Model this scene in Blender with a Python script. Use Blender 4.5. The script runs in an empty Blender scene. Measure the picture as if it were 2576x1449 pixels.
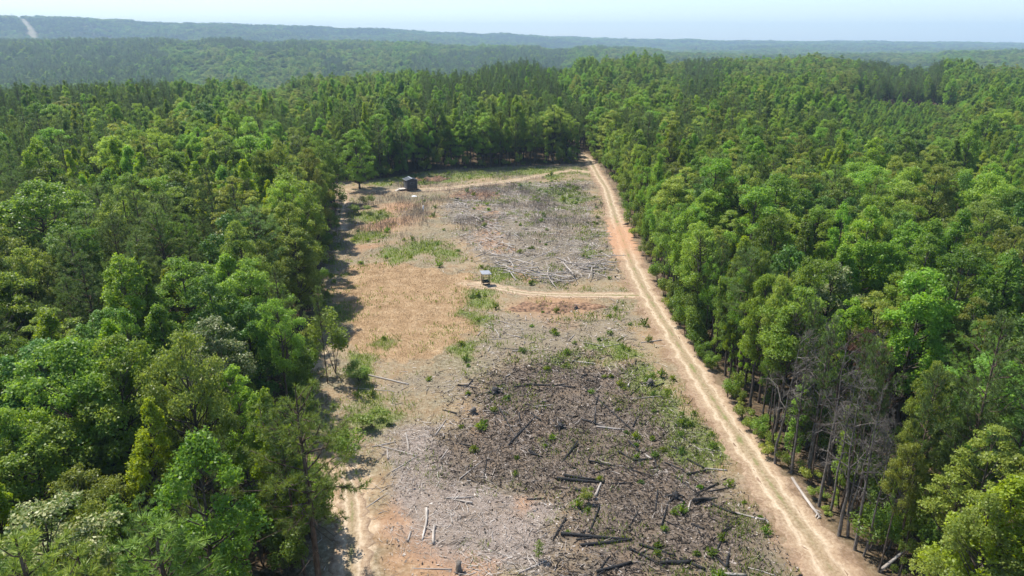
import bpy, math, random
import numpy as np
from mathutils import Vector, Matrix

R_ = math.radians
sc = bpy.context.scene
col = sc.collection
rng = np.random.default_rng(11)
random.seed(11)

# ------------------------------------------------------------------ camera
CAM_H = 30.0
PITCH = 19.568
cam_d = bpy.data.cameras.new("camera")
cam = bpy.data.objects.new("camera", cam_d)
col.objects.link(cam)
cam.location = (0, 0, CAM_H)
cam.rotation_euler = (R_(90 - PITCH), 0, 0)
cam_d.sensor_width = 36
cam_d.lens = 36 * 1740 / 2576
cam_d.clip_start = 0.5
cam_d.clip_end = 60000
sc.camera = cam

# ------------------------------------------------------------------ sky, sun, exposure
SUN_EL = 59.0
SUN_AZ = -52.0      # clockwise from +Y
world = bpy.data.worlds.new("World")
sc.world = world
world.use_nodes = True
wn = world.node_tree.nodes
wl = world.node_tree.links
wn.clear()
sky = wn.new("ShaderNodeTexSky")
sky.sky_type = 'NISHITA'
sky.sun_disc = False
sky.sun_elevation = R_(SUN_EL)
sky.sun_rotation = R_(SUN_AZ % 360)
sky.altitude = 150
sky.air_density = 1.0
sky.dust_density = 0.6
sky.ozone_density = 3.0
bg = wn.new("ShaderNodeBackground")
bg.inputs[1].default_value = 0.108
wo = wn.new("ShaderNodeOutputWorld")
wl.new(sky.outputs[0], bg.inputs[0])
wl.new(bg.outputs[0], wo.inputs[0])

sun_d = bpy.data.lights.new("sun", 'SUN')
sun_d.energy = 4.0
sun_d.angle = R_(0.53)
sun_d.color = (1.0, 0.955, 0.88)
sun = bpy.data.objects.new("sun", sun_d)
col.objects.link(sun)
sv = Vector((math.sin(R_(SUN_AZ)) * math.cos(R_(SUN_EL)), math.cos(R_(SUN_AZ)) * math.cos(R_(SUN_EL)), math.sin(R_(SUN_EL))))
sun.rotation_euler = sv.to_track_quat('Z', 'Y').to_euler()
sun.location = (0, 0, 200)

sc.view_settings.view_transform = 'Standard'
sc.view_settings.look = 'None'
sc.view_settings.gamma = 1
sc.view_settings.use_curve_mapping = False
sc.view_settings.exposure = 1.0
sc.render.engine = 'CYCLES'
cy = sc.cycles
cy.max_bounces = 5
cy.diffuse_bounces = 3
cy.glossy_bounces = 1
cy.transmission_bounces = 3
cy.volume_bounces = 0
cy.transparent_max_bounces = 4
cy.caustics_reflective = False
cy.caustics_refractive = False
cy.use_adaptive_sampling = True
cy.adaptive_threshold = 0.02

# ------------------------------------------------------------------ small helpers
def G(px, py, z=0.0):
    """A sight line of the survey picture (2576 wide) met with the level z: a place on the ground."""
    a = (px - 1288) / 1740
    b = -(py - 724.5) / 1740
    p = R_(PITCH)
    dy = math.cos(p) + b * math.sin(p)
    dz = -math.sin(p) + b * math.cos(p)
    t = (z - CAM_H) / dz
    return (a * t, dy * t)

def sstep(a, b, x):
    t = np.clip((x - a) / (b - a), 0, 1)
    return t * t * (3 - 2 * t)

def _hash(ix, iy, s):
    h = (ix.astype(np.int64) * 374761393 + iy.astype(np.int64) * 668265263 + s * 974634777) & 0xFFFFFFFF
    h = ((h ^ (h >> 13)) * 1274126177) & 0xFFFFFFFF
    return ((h ^ (h >> 16)) & 0xFFFFFF) / float(0xFFFFFF)

def vnoise(x, y, s=0):
    x = np.asarray(x, float); y = np.asarray(y, float)
    ix = np.floor(x); iy = np.floor(y)
    fx = x - ix; fy = y - iy
    fx = fx * fx * (3 - 2 * fx); fy = fy * fy * (3 - 2 * fy)
    a = _hash(ix, iy, s); b = _hash(ix + 1, iy, s); c = _hash(ix, iy + 1, s); d = _hash(ix + 1, iy + 1, s)
    return (a * (1 - fx) + b * fx) * (1 - fy) + (c * (1 - fx) + d * fx) * fy

def fbm(x, y, s=0, o=4):
    v = 0; a = 0.5; t = 0
    x = np.asarray(x, float); y = np.asarray(y, float)
    for i in range(o):
        v = v + a * vnoise(x, y, s + i * 17); t += a
        x = x * 2.03 + 5.1; y = y * 2.03 + 1.7; a *= 0.5
    return v / t

def poly_sd(poly, x, y):
    """signed distance to polygon, positive inside"""
    x = np.asarray(x, float); y = np.asarray(y, float)
    P = np.array(poly, float)
    d = np.full(x.shape, 1e18); ins = np.zeros(x.shape, bool)
    for i in range(len(P)):
        x1, y1 = P[i]; x2, y2 = P[(i + 1) % len(P)]
        ex, ey = x2 - x1, y2 - y1
        t = np.clip(((x - x1) * ex + (y - y1) * ey) / (ex * ex + ey * ey + 1e-12), 0, 1)
        d = np.minimum(d, (x - x1 - ex * t) ** 2 + (y - y1 - ey * t) ** 2)
        c = ((y1 > y) != (y2 > y)) & (x < ex * (y - y1) / (ey if abs(ey) > 1e-12 else 1e-12) + x1)
        ins ^= c
    d = np.sqrt(d)
    return np.where(ins, d, -d)

def line_d(pts, x, y):
    x = np.asarray(x, float); y = np.asarray(y, float)
    d = np.full(x.shape, 1e18)
    for (x1, y1), (x2, y2) in zip(pts[:-1], pts[1:]):
        ex, ey = x2 - x1, y2 - y1
        t = np.clip(((x - x1) * ex + (y - y1) * ey) / (ex * ex + ey * ey + 1e-12), 0, 1)
        d = np.minimum(d, (x - x1 - ex * t) ** 2 + (y - y1 - ey * t) ** 2)
    return np.sqrt(d)

class MB:
    """collects vertices and faces (all tris and quads), builds one mesh"""
    def __init__(s):
        s.V = []; s.F = []; s.T = []; s.n = 0
    def add(s, V, F, tone=0.5):
        V = np.asarray(V, float).reshape(-1, 3)
        s.V.append(V)
        s.F.append(np.asarray(F, np.int64) + s.n)
        s.T.append(np.broadcast_to(np.asarray(tone, float), (len(V),)))
        s.n += len(V)
    def mesh(s, name, mat=None, smooth=True):
        V = np.concatenate(s.V); T = np.concatenate(s.T)
        me = bpy.data.meshes.new(name)
        me.vertices.add(len(V)); me.vertices.foreach_set("co", V.astype(np.float32).ravel())
        li = np.concatenate([f.ravel() for f in s.F])
        ls = np.concatenate([np.full(len(f), f.shape[1]) for f in s.F])
        st = np.concatenate([[0], np.cumsum(ls)[:-1]])
        me.loops.add(len(li)); me.loops.foreach_set("vertex_index", li.astype(np.int32))
        me.polygons.add(len(ls))
        me.polygons.foreach_set("loop_start", st.astype(np.int32))
        me.polygons.foreach_set("loop_total", ls.astype(np.int32))
        me.update(calc_edges=True)
        at = me.attributes.new("tone", 'FLOAT', 'POINT')
        at.data.foreach_set("value", T.astype(np.float32))
        if mat: me.materials.append(mat)
        if not smooth: me.shade_flat()
        return me

def box(mb, c, s, rz=0, tone=0.5, rx=0, ry=0):
    q = np.array([[-1, -1, -1], [1, -1, -1], [1, 1, -1], [-1, 1, -1], [-1, -1, 1], [1, -1, 1], [1, 1, 1], [-1, 1, 1]], float) * (np.array(s) / 2)
    M = np.array(Matrix.Rotation(rz, 3, 'Z') @ Matrix.Rotation(ry, 3, 'Y') @ Matrix.Rotation(rx, 3, 'X'))
    mb.add(q @ M.T + np.array(c), [[0, 3, 2, 1], [4, 5, 6, 7], [0, 1, 5, 4], [1, 2, 6, 5], [2, 3, 7, 6], [3, 0, 4, 7]], tone)

def tube(mb, P, r, k=6, tone=0.5, cap=True):
    P = np.asarray(P, float); n = len(P)
    r = np.broadcast_to(np.asarray(r, float), (n,))
    T = np.gradient(P, axis=0); T /= np.linalg.norm(T, axis=1)[:, None] + 1e-9
    ref = np.array([0, 0, 1.0]) if abs(T[0][2]) < 0.8 else np.array([1.0, 0, 0])
    U = np.cross(T, ref); U /= np.linalg.norm(U, axis=1)[:, None] + 1e-9
    W = np.cross(T, U)
    a = np.linspace(0, 2 * np.pi, k, endpoint=False)
    V = P[:, None, :] + r[:, None, None] * (np.cos(a)[None, :, None] * U[:, None, :] + np.sin(a)[None, :, None] * W[:, None, :])
    i = np.arange(n - 1)[:, None] * k; j = np.arange(k)[None, :]; j2 = (j + 1) % k
    F = np.stack([i + j, i + j2, i + k + j2, i + k + j], -1).reshape(-1, 4)
    base = mb.n
    mb.add(V.reshape(-1, 3), F, tone)
    if cap:
        for row, ctr in ((0, P[0]), (n - 1, P[-1])):
            ids = np.arange(k) + row * k
            mb.add([ctr], np.zeros((0, 3), int), tone)
            ci = mb.n - 1
            f = np.stack([base + ids, base + np.roll(ids, -1), np.full(k, ci)], -1)
            mb.F.append(f[:, ::-1] if row == 0 else f)

def obj(name, me, parent=None, loc=(0, 0, 0), rz=0, scale=None):
    o = bpy.data.objects.new(name, me)
    col.objects.link(o)
    o.location = loc
    o.rotation_euler = (0, 0, rz)
    if scale is not None: o.scale = scale
    if parent: o.parent = parent
    return o

def tag(o, label=None, cat=None, group=None, kind=None):
    if label: o["label"] = label
    if cat: o["category"] = cat
    if group: o["group"] = group
    if kind: o["kind"] = kind
    return o

# ------------------------------------------------------------------ materials
def new_mat(name):
    m = bpy.data.materials.new(name); m.use_nodes = True
    nt = m.node_tree; nt.nodes.clear()
    out = nt.nodes.new("ShaderNodeOutputMaterial")
    return m, nt, out

def N(nt, t, **kw):
    n = nt.nodes.new("ShaderNode" + t)
    for k, v in kw.items(): setattr(n, k, v)
    return n

def math_n(nt, op, a, b=None, clamp=False):
    n = N(nt, "Math", operation=op); n.use_clamp = clamp
    for i, v in enumerate((a, b)):
        if v is None: continue
        if isinstance(v, (int, float)): n.inputs[i].default_value = v
        else: nt.links.new(v, n.inputs[i])
    return n.outputs[0]

def mixc(nt, f, a, b):
    n = N(nt, "Mix", data_type='RGBA')
    for s, v in ((0, f), (6, a), (7, b)):
        if isinstance(v, (int, float)): n.inputs[s].default_value = v
        elif isinstance(v, tuple): n.inputs[s].default_value = (*v[:3], 1)
        else: nt.links.new(v, n.inputs[s])
    return n.outputs[2]

def noise_n(nt, scale, detail=3, rough=0.55, vec=None, dist=0.0):
    n = N(nt, "TexNoise"); n.inputs["Scale"].default_value = scale
    n.inputs["Detail"].default_value = detail; n.inputs["Roughness"].default_value = rough
    n.inputs["Distortion"].default_value = dist
    if vec is not None: nt.links.new(vec, n.inputs["Vector"])
    return n.outputs["Fac"]

def ramp(nt, f, stops):
    n = N(nt, "ValToRGB")
    e = n.color_ramp.elements
    while len(e) < len(stops): e.new(0.5)
    for el, (p, c) in zip(e, stops):
        el.position = p; el.color = (*c, 1) if len(c) == 3 else c
    nt.links.new(f, n.inputs[0])
    return n.outputs[0]

def leaf_mat(name, c, c2, trans=0.5, rough=0.45, spec=0.35, hue=0.035, val=0.6):
    m, nt, out = new_mat(name)
    at = N(nt, "Attribute", attribute_name="tone")
    oi = N(nt, "ObjectInfo")
    colr = mixc(nt, at.outputs["Fac"], c, c2)
    hsv = N(nt, "HueSaturation")
    nt.links.new(colr, hsv.inputs["Color"])
    h = math_n(nt, 'MULTIPLY_ADD', oi.outputs["Random"], hue); nt.nodes[-1].inputs[2].default_value = 0.5 - hue / 2
    # a second random from the first
    r2 = math_n(nt, 'FRACT', math_n(nt, 'MULTIPLY', oi.outputs["Random"], 37.7))
    v = math_n(nt, 'MULTIPLY_ADD', r2, val); nt.nodes[-1].inputs[2].default_value = 1 - val / 2
    nt.links.new(h, hsv.inputs["Hue"]); nt.links.new(v, hsv.inputs["Value"])
    pb = N(nt, "BsdfPrincipled")
    pb.inputs["Roughness"].default_value = rough
    pb.inputs["Specular IOR Level"].default_value = spec
    nt.links.new(hsv.outputs[0], pb.inputs["Base Color"])
    tr = N(nt, "BsdfTranslucent")
    h2 = N(nt, "HueSaturation"); h2.inputs["Hue"].default_value = 0.485; h2.inputs["Value"].default_value = 1.5; h2.inputs["Saturation"].default_value = 1.08
    nt.links.new(hsv.outputs[0], h2.inputs["Color"]); nt.links.new(h2.outputs[0], tr.inputs["Color"])
    mx = N(nt, "MixShader"); mx.inputs[0].default_value = trans
    nt.links.new(pb.outputs[0], mx.inputs[1]); nt.links.new(tr.outputs[0], mx.inputs[2])
    nt.links.new(mx.outputs[0], out.inputs[0])
    return m

def plain_mat(name, stops, scale=3.0, rough=0.85, spec=0.2, bump=0.0, tone=False, metal=0.0, stretch=None):
    m, nt, out = new_mat(name)
    tc = N(nt, "TexCoord")
    vec = tc.outputs["Object"]
    if stretch:
        mp = N(nt, "Mapping"); mp.inputs["Scale"].default_value = stretch
        nt.links.new(vec, mp.inputs[0]); vec = mp.outputs[0]
    nz = noise_n(nt, scale, 5, 0.6, vec)
    if tone:
        at = N(nt, "Attribute", attribute_name="tone")
        nz = math_n(nt, 'ADD', math_n(nt, 'MULTIPLY', nz, 0.35), math_n(nt, 'SUBTRACT', at.outputs["Fac"], 0.175))
    c = ramp(nt, nz, stops)
    pb = N(nt, "BsdfPrincipled"); pb.inputs["Roughness"].default_value = rough
    pb.inputs["Specular IOR Level"].default_value = spec; pb.inputs["Metallic"].default_value = metal
    nt.links.new(c, pb.inputs["Base Color"])
    if bump:
        b = N(nt, "Bump"); b.inputs["Strength"].default_value = bump; b.inputs["Distance"].default_value = 0.05
        nt.links.new(nz, b.inputs["Height"]); nt.links.new(b.outputs[0], pb.inputs["Normal"])
    nt.links.new(pb.outputs[0], out.inputs[0])
    return m

M = {}
M['oak'] = leaf_mat("oak_leaf", (0.1283, 0.2292, 0.0272), (0.2817, 0.4081, 0.0660))
M['oak2'] = leaf_mat("oak_leaf_olive", (0.1449, 0.2049, 0.0264), (0.3180, 0.3710, 0.0795))
M['gum'] = leaf_mat("sweetgum_leaf", (0.1275, 0.2325, 0.0225), (0.2700, 0.4049, 0.0525))
M['lime'] = leaf_mat("lime_leaf", (0.1639, 0.2458, 0.0131), (0.2950, 0.3933, 0.0328), trans=0.5)
M['gloss'] = leaf_mat("glossy_leaf", (0.07, 0.15, 0.018), (0.15, 0.245, 0.05), trans=0.3, rough=0.45, spec=0.25)
M['pine'] = leaf_mat("pine_needle", (0.0848, 0.1413, 0.0317), (0.1855, 0.2614, 0.0670), trans=0.3, rough=0.5, hue=0.025)
M['pine2'] = leaf_mat("young_pine_needle", (0.1236, 0.2031, 0.0283), (0.2472, 0.3356, 0.0636), trans=0.32, rough=0.5)
M['flower'] = leaf_mat("tassel_leaf", (0.085, 0.14, 0.018), (0.36, 0.37, 0.17), trans=0.35)
M['shrub'] = leaf_mat("shrub_leaf", (0.098, 0.168, 0.018), (0.2, 0.285, 0.046))
M['weed'] = leaf_mat("weed_leaf", (0.0780, 0.1365, 0.0117), (0.1560, 0.2262, 0.0312), hue=0.04)
M['brown'] = leaf_mat("dead_needle", (0.075, 0.045, 0.028), (0.14, 0.092, 0.058), trans=0.2, rough=0.8, spec=0.1)
M['bark'] = plain_mat("bark", [(0.25, (0.035, 0.027, 0.021)), (0.55, (0.10, 0.08, 0.065)), (0.8, (0.19, 0.165, 0.14))], 6, 0.9, 0.1, 0.6, stretch=(1, 1, 0.25))
M['pbark'] = plain_mat("pine_bark", [(0.25, (0.04, 0.028, 0.02)), (0.55, (0.12, 0.085, 0.062)), (0.8, (0.21, 0.165, 0.13))], 7, 0.9, 0.1, 0.6, stretch=(1, 1, 0.3))
M['dead'] = plain_mat("dead_wood", [(0.3, (0.075, 0.064, 0.054)), (0.5, (0.14, 0.122, 0.105)), (0.7, (0.22, 0.2, 0.18))], 5, 0.9, 0.1, 0.3)
M['deadb'] = plain_mat("dead_brown_wood", [(0.3, (0.055, 0.04, 0.031)), (0.5, (0.105, 0.08, 0.064)), (0.7, (0.165, 0.135, 0.112))], 5, 0.9, 0.1, 0.3)
M['grey_log'] = plain_mat("weathered_wood", [(0.32, (0.17, 0.14, 0.12)), (0.5, (0.40, 0.355, 0.31)), (0.66, (0.60, 0.55, 0.50))], 3, 0.85, 0.15, 0.5, stretch=(0.4, 4, 4))
M['char_log'] = plain_mat("charred_wood", [(0.40, (0.010, 0.010, 0.011)), (0.55, (0.03, 0.028, 0.027)), (0.62, (0.11, 0.098, 0.09)), (0.72, (0.34, 0.30, 0.27))], 2.2, 0.75, 0.3, 0.5, stretch=(0.5, 3, 3))
M['stick'] = plain_mat("slash_stick", [(0.02, (0.012, 0.011, 0.011)), (0.28, (0.06, 0.048, 0.04)), (0.55, (0.30, 0.245, 0.20)), (0.95, (0.62, 0.56, 0.50))], 1.5, 0.9, 0.1, tone=True)
M['straw'] = plain_mat("dry_grass", [(0.0, (0.225, 0.145, 0.078)), (0.5, (0.365, 0.25, 0.14)), (1.0, (0.51, 0.39, 0.245))], 0.6, 0.9, 0.1, tone=True)
M['stalk'] = plain_mat("dead_stalk", [(0.0, (0.10, 0.08, 0.07)), (0.5, (0.22, 0.185, 0.165)), (1.0, (0.36, 0.32, 0.28))], 0.6, 0.9, 0.1, tone=True)

# ------------------------------------------------------------------ lie of the land
AZ_X = np.array([-75, -34.7, -19.1, -8, 0, 8, 15, 22.6, 29, 34.7, 75.])
CREST_D = np.array([290, 290, 320, 350, 400, 450, 560, 680, 520, 480, 480.])
CREST_Z = np.array([-1, -1, -0.5, 0.0, 1.0, 2.5, 2.0, 4.5, 1, -2, -2.])
RIDGE_A = np.array([-75, -34.7, -27, -19, -12, -5, 0, 8, 18, 28, 34.7, 75.])
RIDGE_E = np.array([1.6, 1.62, 1.45, 1.12, 1.02, 0.76, 0.48, 0.22, 0.12, 0.0, -0.05, -0.1])   # degrees above the level of the camera
RIDGE_D = np.array([4400, 4400, 4400, 4500, 4600, 4800, 5200, 5800, 6200, 6500, 6600, 6800.])
HILL_E = np.array([0.2, 0.22, 0.2, 0.12, 0.0, -0.12, -0.2, -0.4, -0.75, -0.8, -0.7, -0.8])
HILL_D = 2050.0

def gz(x, y):
    x = np.asarray(x, float); y = np.asarray(y, float)
    r = np.hypot(x, y); az = np.degrees(np.arctan2(x, y))
    D = np.interp(az, AZ_X, CREST_D); C = np.interp(az, AZ_X, CREST_Z)
    z = C * sstep(200, D, r)
    z = z + sstep(D, D + 560, r) * (-46 - C)
    hz = CAM_H + HILL_D * np.tan(np.radians(np.interp(az, RIDGE_A, HILL_E))) - 17
    hd = HILL_D + (fbm(az / 9, az * 0, 66, 3) - 0.5) * 700
    z = z + sstep(1000, hd, r) * (hz + 46)
    RD = np.interp(az, RIDGE_A, RIDGE_D); RE = np.interp(az, RIDGE_A, RIDGE_E)
    rz = CAM_H + RD * np.tan(np.radians(RE)) - 17
    z = z + sstep(hd, hd + 700, r) * (-35 - hz) + sstep(hd + 500, RD, r) * (rz + 35)
    z = np.where(r > RD, np.maximum(rz - (r - RD) * 0.05, -60), z)
    und = (fbm(x / 420, y / 420, 3, 4) - 0.5) * 2
    z = z + und * np.interp(r, [220, 600, 1200, 1800, 4000], [0, 5, 17, 12, 24]) * np.where(r > RD * 0.93, 0.35, 1)
    und2 = (fbm(x / 120, y / 120, 9, 3) - 0.5) * 2
    z = z + und2 * np.interp(r, [200, 500, 1500], [0, 2.0, 4])
    z = z + (fbm(x / 7, y / 7, 21, 3) - 0.5) * 0.35 * np.where(r < 260, 1, 0)
    return z

def gz1(x, y):
    return float(gz(np.array([x]), np.array([y]))[0])

# outlines on the ground ------------------------------------------------------
CLEAR = [(-9, 8), (-11.3, 26), (-12.4, 33), (-13.8, 38.6), (-17.6, 51.6), (-20.4, 63), (-25.0, 86), (-29, 108), (-34.4, 136), (-41, 143), (-50, 147), (-58, 153), (-47, 157), (-36, 158), (-29, 161), (-18.5, 172), (1, 177), (18.3, 181.5),
         (18.9, 190), (18.0, 198), (15.5, 206), (17.5, 207), (20.6, 201), (22.4, 193), (23.2, 180), (23.0, 155), (22.0, 135), (20.6, 112), (19.3, 92), (18.9, 75), (19.4, 58), (20.2, 45), (21.2, 36.5), (22.2, 30), (25, 8)]
ROAD = [(19.6, 12), (19.4, 24), (19.3, 33.1), (18.6, 42), (18.0, 52), (17.6, 62), (17.2, 74), (17.0, 86), (17.3, 98), (18.0, 110), (18.7, 122), (19.7, 136), (20.6, 150), (20.6, 164), (20.9, 180), (20.7, 190), (19.4, 199), (16.6, 206)]
ROAD_W = [1.75, 1.75, 1.7, 1.65, 1.6, 1.6, 1.6, 1.65, 1.9, 2.0, 1.8, 1.5, 1.4, 1.6, 1.6, 1.4, 1.1, 0.8]
TRACK_BACK = [(20.0, 168), G(1440, 428), G(1370, 440), G(1300, 452), G(1220, 464), G(1130, 473), G(1060, 478), (-30, 146.2), (-38, 148.5), (-50, 151)]
TRACK_MID = [(16.4, 81.5), G(1500, 742), G(1400, 742), G(1300, 736), G(1240, 722), G(1170, 712)]
TRACK_LEFT = [(-9.2, 20), (-9.6, 33), (-11.0, 40), (-12.8, 45)]
TRACK_LEFT_FAR = [(-29.6, 114), (-32.0, 126), (-34.2, 138), (-36.0, 145)]

TAN = [G(*q) for q in ((870, 668), (960, 655), (1090, 668), (1180, 702), (1190, 760), (1180, 850), (1100, 908), (960, 915), (880, 885), (850, 800), (830, 740))]
BURN = [G(*q) for q in ((1230, 920), (1420, 880), (1600, 925), (1680, 1010), (1790, 1150), (1890, 1300), (2000, 1500), (1370, 1500), (1390, 1380), (1420, 1300), (1250, 1230), (1110, 1215), (1080, 1150), (1150, 1000))]
GREYP = [G(*q) for q in ((930, 1110), (1100, 1040), (1190, 1200), (1420, 1260), (1440, 1400), (1330, 1440), (1180, 1480), (960, 1420), (900, 1240))]
UPPER = [G(*q) for q in ((1100, 520), (1180, 470), (1400, 450), (1490, 450), (1520, 560), (1560, 700), (1400, 720), (1250, 700), (1180, 620))]
RING = [G(*q) for q in ((1185, 770), (1300, 790), (1560, 760), (1640, 860), (1400, 890), (1200, 920), (1000, 960), (960, 1000), (1150, 980), (1210, 900))]
CLAY = [(G(1060, 1420), 2.6), (G(1210, 1440), 2.2), (G(1090, 545), 3.0), (G(1215, 560), 3.6), (G(1235, 590), 3.4), (G(1255, 615), 3.2), (G(1205, 488), 5.5), (G(1380, 775), 5.5), (G(1450, 770), 4), (G(1275, 632), 2.2), (G(980, 560), 6.5), (G(1010, 520), 5), (G(930, 620), 3), (G(1165, 492), 4.0), (G(1320, 690), 3.0), (G(1800, 1160), 1.0), (G(1290, 1265), 1.4), (G(1560, 600), 3.0), (G(1580, 640), 2.5), (G(1000, 1400), 2.5), (G(960, 1330), 2.0), (G(1130, 1430), 3.0), (G(1230, 540), 2.0), (G(1200, 520), 2.2)]
GREENP = [(G(1210, 755), 3.2), (G(1060, 622), 4.0), (G(1000, 640), 3.0), (G(905, 930), 2.6), (G(930, 1050), 2.8), (G(960, 870), 1.6), (G(845, 790), 2.5), (G(1700, 1060), 3.0), (G(1660, 1000), 2.4), (G(930, 545), 5), (G(1020, 445), 7), (G(1150, 440), 8), (G(1400, 480), 6), (G(1390, 440), 5), (G(1740, 1130), 2.4), (G(1250, 690), 2.6), (G(1560, 880), 2.6), (G(1480, 880), 2.2), (G(1490, 640), 2.5), (G(900, 990), 2.2), (G(1060, 438), 6), (G(1230, 432), 7), (G(1310, 430), 6), (G(960, 462), 4), (G(1460, 430), 4), (G(1440, 500), 5), (G(1330, 470), 4), (G(930, 590), 3.5), (G(1120, 640), 3), (G(1700, 1130), 2.5), (G(1620, 950), 2.5), (G(1780, 1110), 2), (G(1400, 900), 2), (G(1180, 880), 2), (G(1190, 800), 2)]

def zones(x, y):
    """weights of what covers the soil at each place"""
    wx = x + (fbm(x / 3.1, y / 3.1, 31, 4) - 0.5) * 5.0
    wy = y + (fbm(x / 3.1, y / 3.1, 41, 4) - 0.5) * 7.0
    Z = {}
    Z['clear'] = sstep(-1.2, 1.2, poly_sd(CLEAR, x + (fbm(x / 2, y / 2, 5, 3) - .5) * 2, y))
    Z['dry'] = sstep(-0.7, 0.9, poly_sd(TAN, wx, wy))
    Z['burn'] = sstep(-3.2, 3.0, poly_sd(BURN, wx, wy))
    Z['grey'] = sstep(-1.5, 2.0, poly_sd(GREYP, wx, wy))
    Z['upper'] = sstep(-2, 3, poly_sd(UPPER, wx, wy))
    Z['ring'] = sstep(-1.5, 1.5, poly_sd(RING, wx, wy))
    cl = np.zeros_like(x)
    for (cx, cyy), r in CLAY:
        cl = np.maximum(cl, sstep(1.6, 0.1, np.hypot(wx - cx, (wy - cyy) * 0.8) / r))
    Z['clay'] = cl
    gr = np.zeros_like(x)
    for (cx, cyy), r in GREENP:
        gr = np.maximum(gr, sstep(1.3, 0.3, np.hypot(wx - cx, (wy - cyy) * 0.75) / r))
    back = sstep(-1.0, 2.0, poly_sd([(-30, 150.5), (-22, 152), (-12, 156), (0, 163), (12, 169.5), (17, 171), (17.5, 180.5), (1, 176), (-18.5, 171), (-29, 160)], wx, y))
    edge = sstep(4.2, 1.0, poly_sd(CLEAR, x, y)) * (x < -12) * (y > 46) * (y < 140) * np.clip((fbm(x / 4, y / 4, 61, 3) - 0.3) * 3, 0, 1)
    Z['green'] = np.maximum(gr, np.maximum(back * np.clip((fbm(x / 5, y / 5, 62, 3) - 0.22) * 3, 0, 1), edge))
    rw = np.interp(y, [p[1] for p in ROAD], ROAD_W)
    rd = line_d(ROAD, x, y)
    Z['road'] = sstep(rw + 1.6, rw - 0.3, rd + (fbm(x / 1.5, y / 1.5, 77, 3) - .5) * 2.4)
    Z['track'] = np.maximum.reduce([sstep(2.0, 0.9, line_d(TRACK_BACK, x, y) + (fbm(x / 2, y / 2, 78, 3) - .5) * 2),
                                    sstep(1.7, 0.7, line_d(TRACK_MID, x, y) + (fbm(x / 2, y / 2, 79, 3) - .5) * 2),
                                    np.maximum(sstep(2.3, 0.8, line_d(TRACK_LEFT, x, y) + (fbm(x / 2, y / 2, 80, 3) - .5) * 2), np.maximum(sstep(2.3, 0.8, line_d(TRACK_LEFT_FAR, x, y) + (fbm(x / 2, y / 2, 80, 3) - .5) * 2), sstep(2.6, 0.6, np.hypot(x + 19.3, (y - 63.5) * 0.55) + (fbm(x / 2, y / 2, 80, 3) - .5) * 2)))])
    return Z

# ------------------------------------------------------------------ ground sheet
rr = [6.0]
while rr[-1] < 220: rr.append(rr[-1] * 1.0085)
while rr[-1] < 1500: rr.append(rr[-1] * 1.022)
while rr[-1] < 8200: rr.append(rr[-1] * 1.03)
rr = np.array(rr)
aa = np.radians(np.concatenate([np.arange(-75, -42, 1.5), np.arange(-42, 42.01, 0.2), np.arange(43.5, 75.1, 1.5)]))
RR, AA = np.meshgrid(rr, aa, indexing='ij')
GX = (RR * np.sin(AA)).ravel(); GY = (RR * np.cos(AA)).ravel()
GZ = gz(GX, GY)
zn = zones(GX, GY)
# heaps and the pit of turned earth
nR, nA = len(rr), len(aa)
ii = (np.arange(nR - 1)[:, None] * nA + np.arange(nA - 1)[None, :])
GF = np.stack([ii, ii + 1, ii + nA + 1, ii + nA], -1).reshape(-1, 4)
mb = MB(); mb.add(np.stack([GX, GY, GZ], 1), GF[:, ::-1])
gme = mb.mesh("ground")
def field_w(x, y):   # the far tan field, the power-line cut: bare land
    r = np.hypot(x, y); az = np.degrees(np.arctan2(x, y))
    f = sstep(0, 0.8, az - 26.9) * sstep(31.6, 30.9, az) * sstep(356, 361, r) * sstep(392, 384, r)
    t = np.clip((4450 - r) / 900, 0, 1)
    a0 = -34.1 + t * 0.75; a1 = -33.5 + t * 0.75
    c = sstep(a0, a0 + 0.1, az) * sstep(a1, a1 - 0.1, az) * sstep(3350, 3450, r) * sstep(4750, 4650, r)
    return f, c
fw, cw = field_w(GX, GY)
zn['far'] = np.maximum(fw, cw)
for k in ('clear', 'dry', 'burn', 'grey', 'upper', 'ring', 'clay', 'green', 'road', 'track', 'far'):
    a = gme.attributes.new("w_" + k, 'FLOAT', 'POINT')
    a.data.foreach_set("value", zn[k].astype(np.float32))

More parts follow.
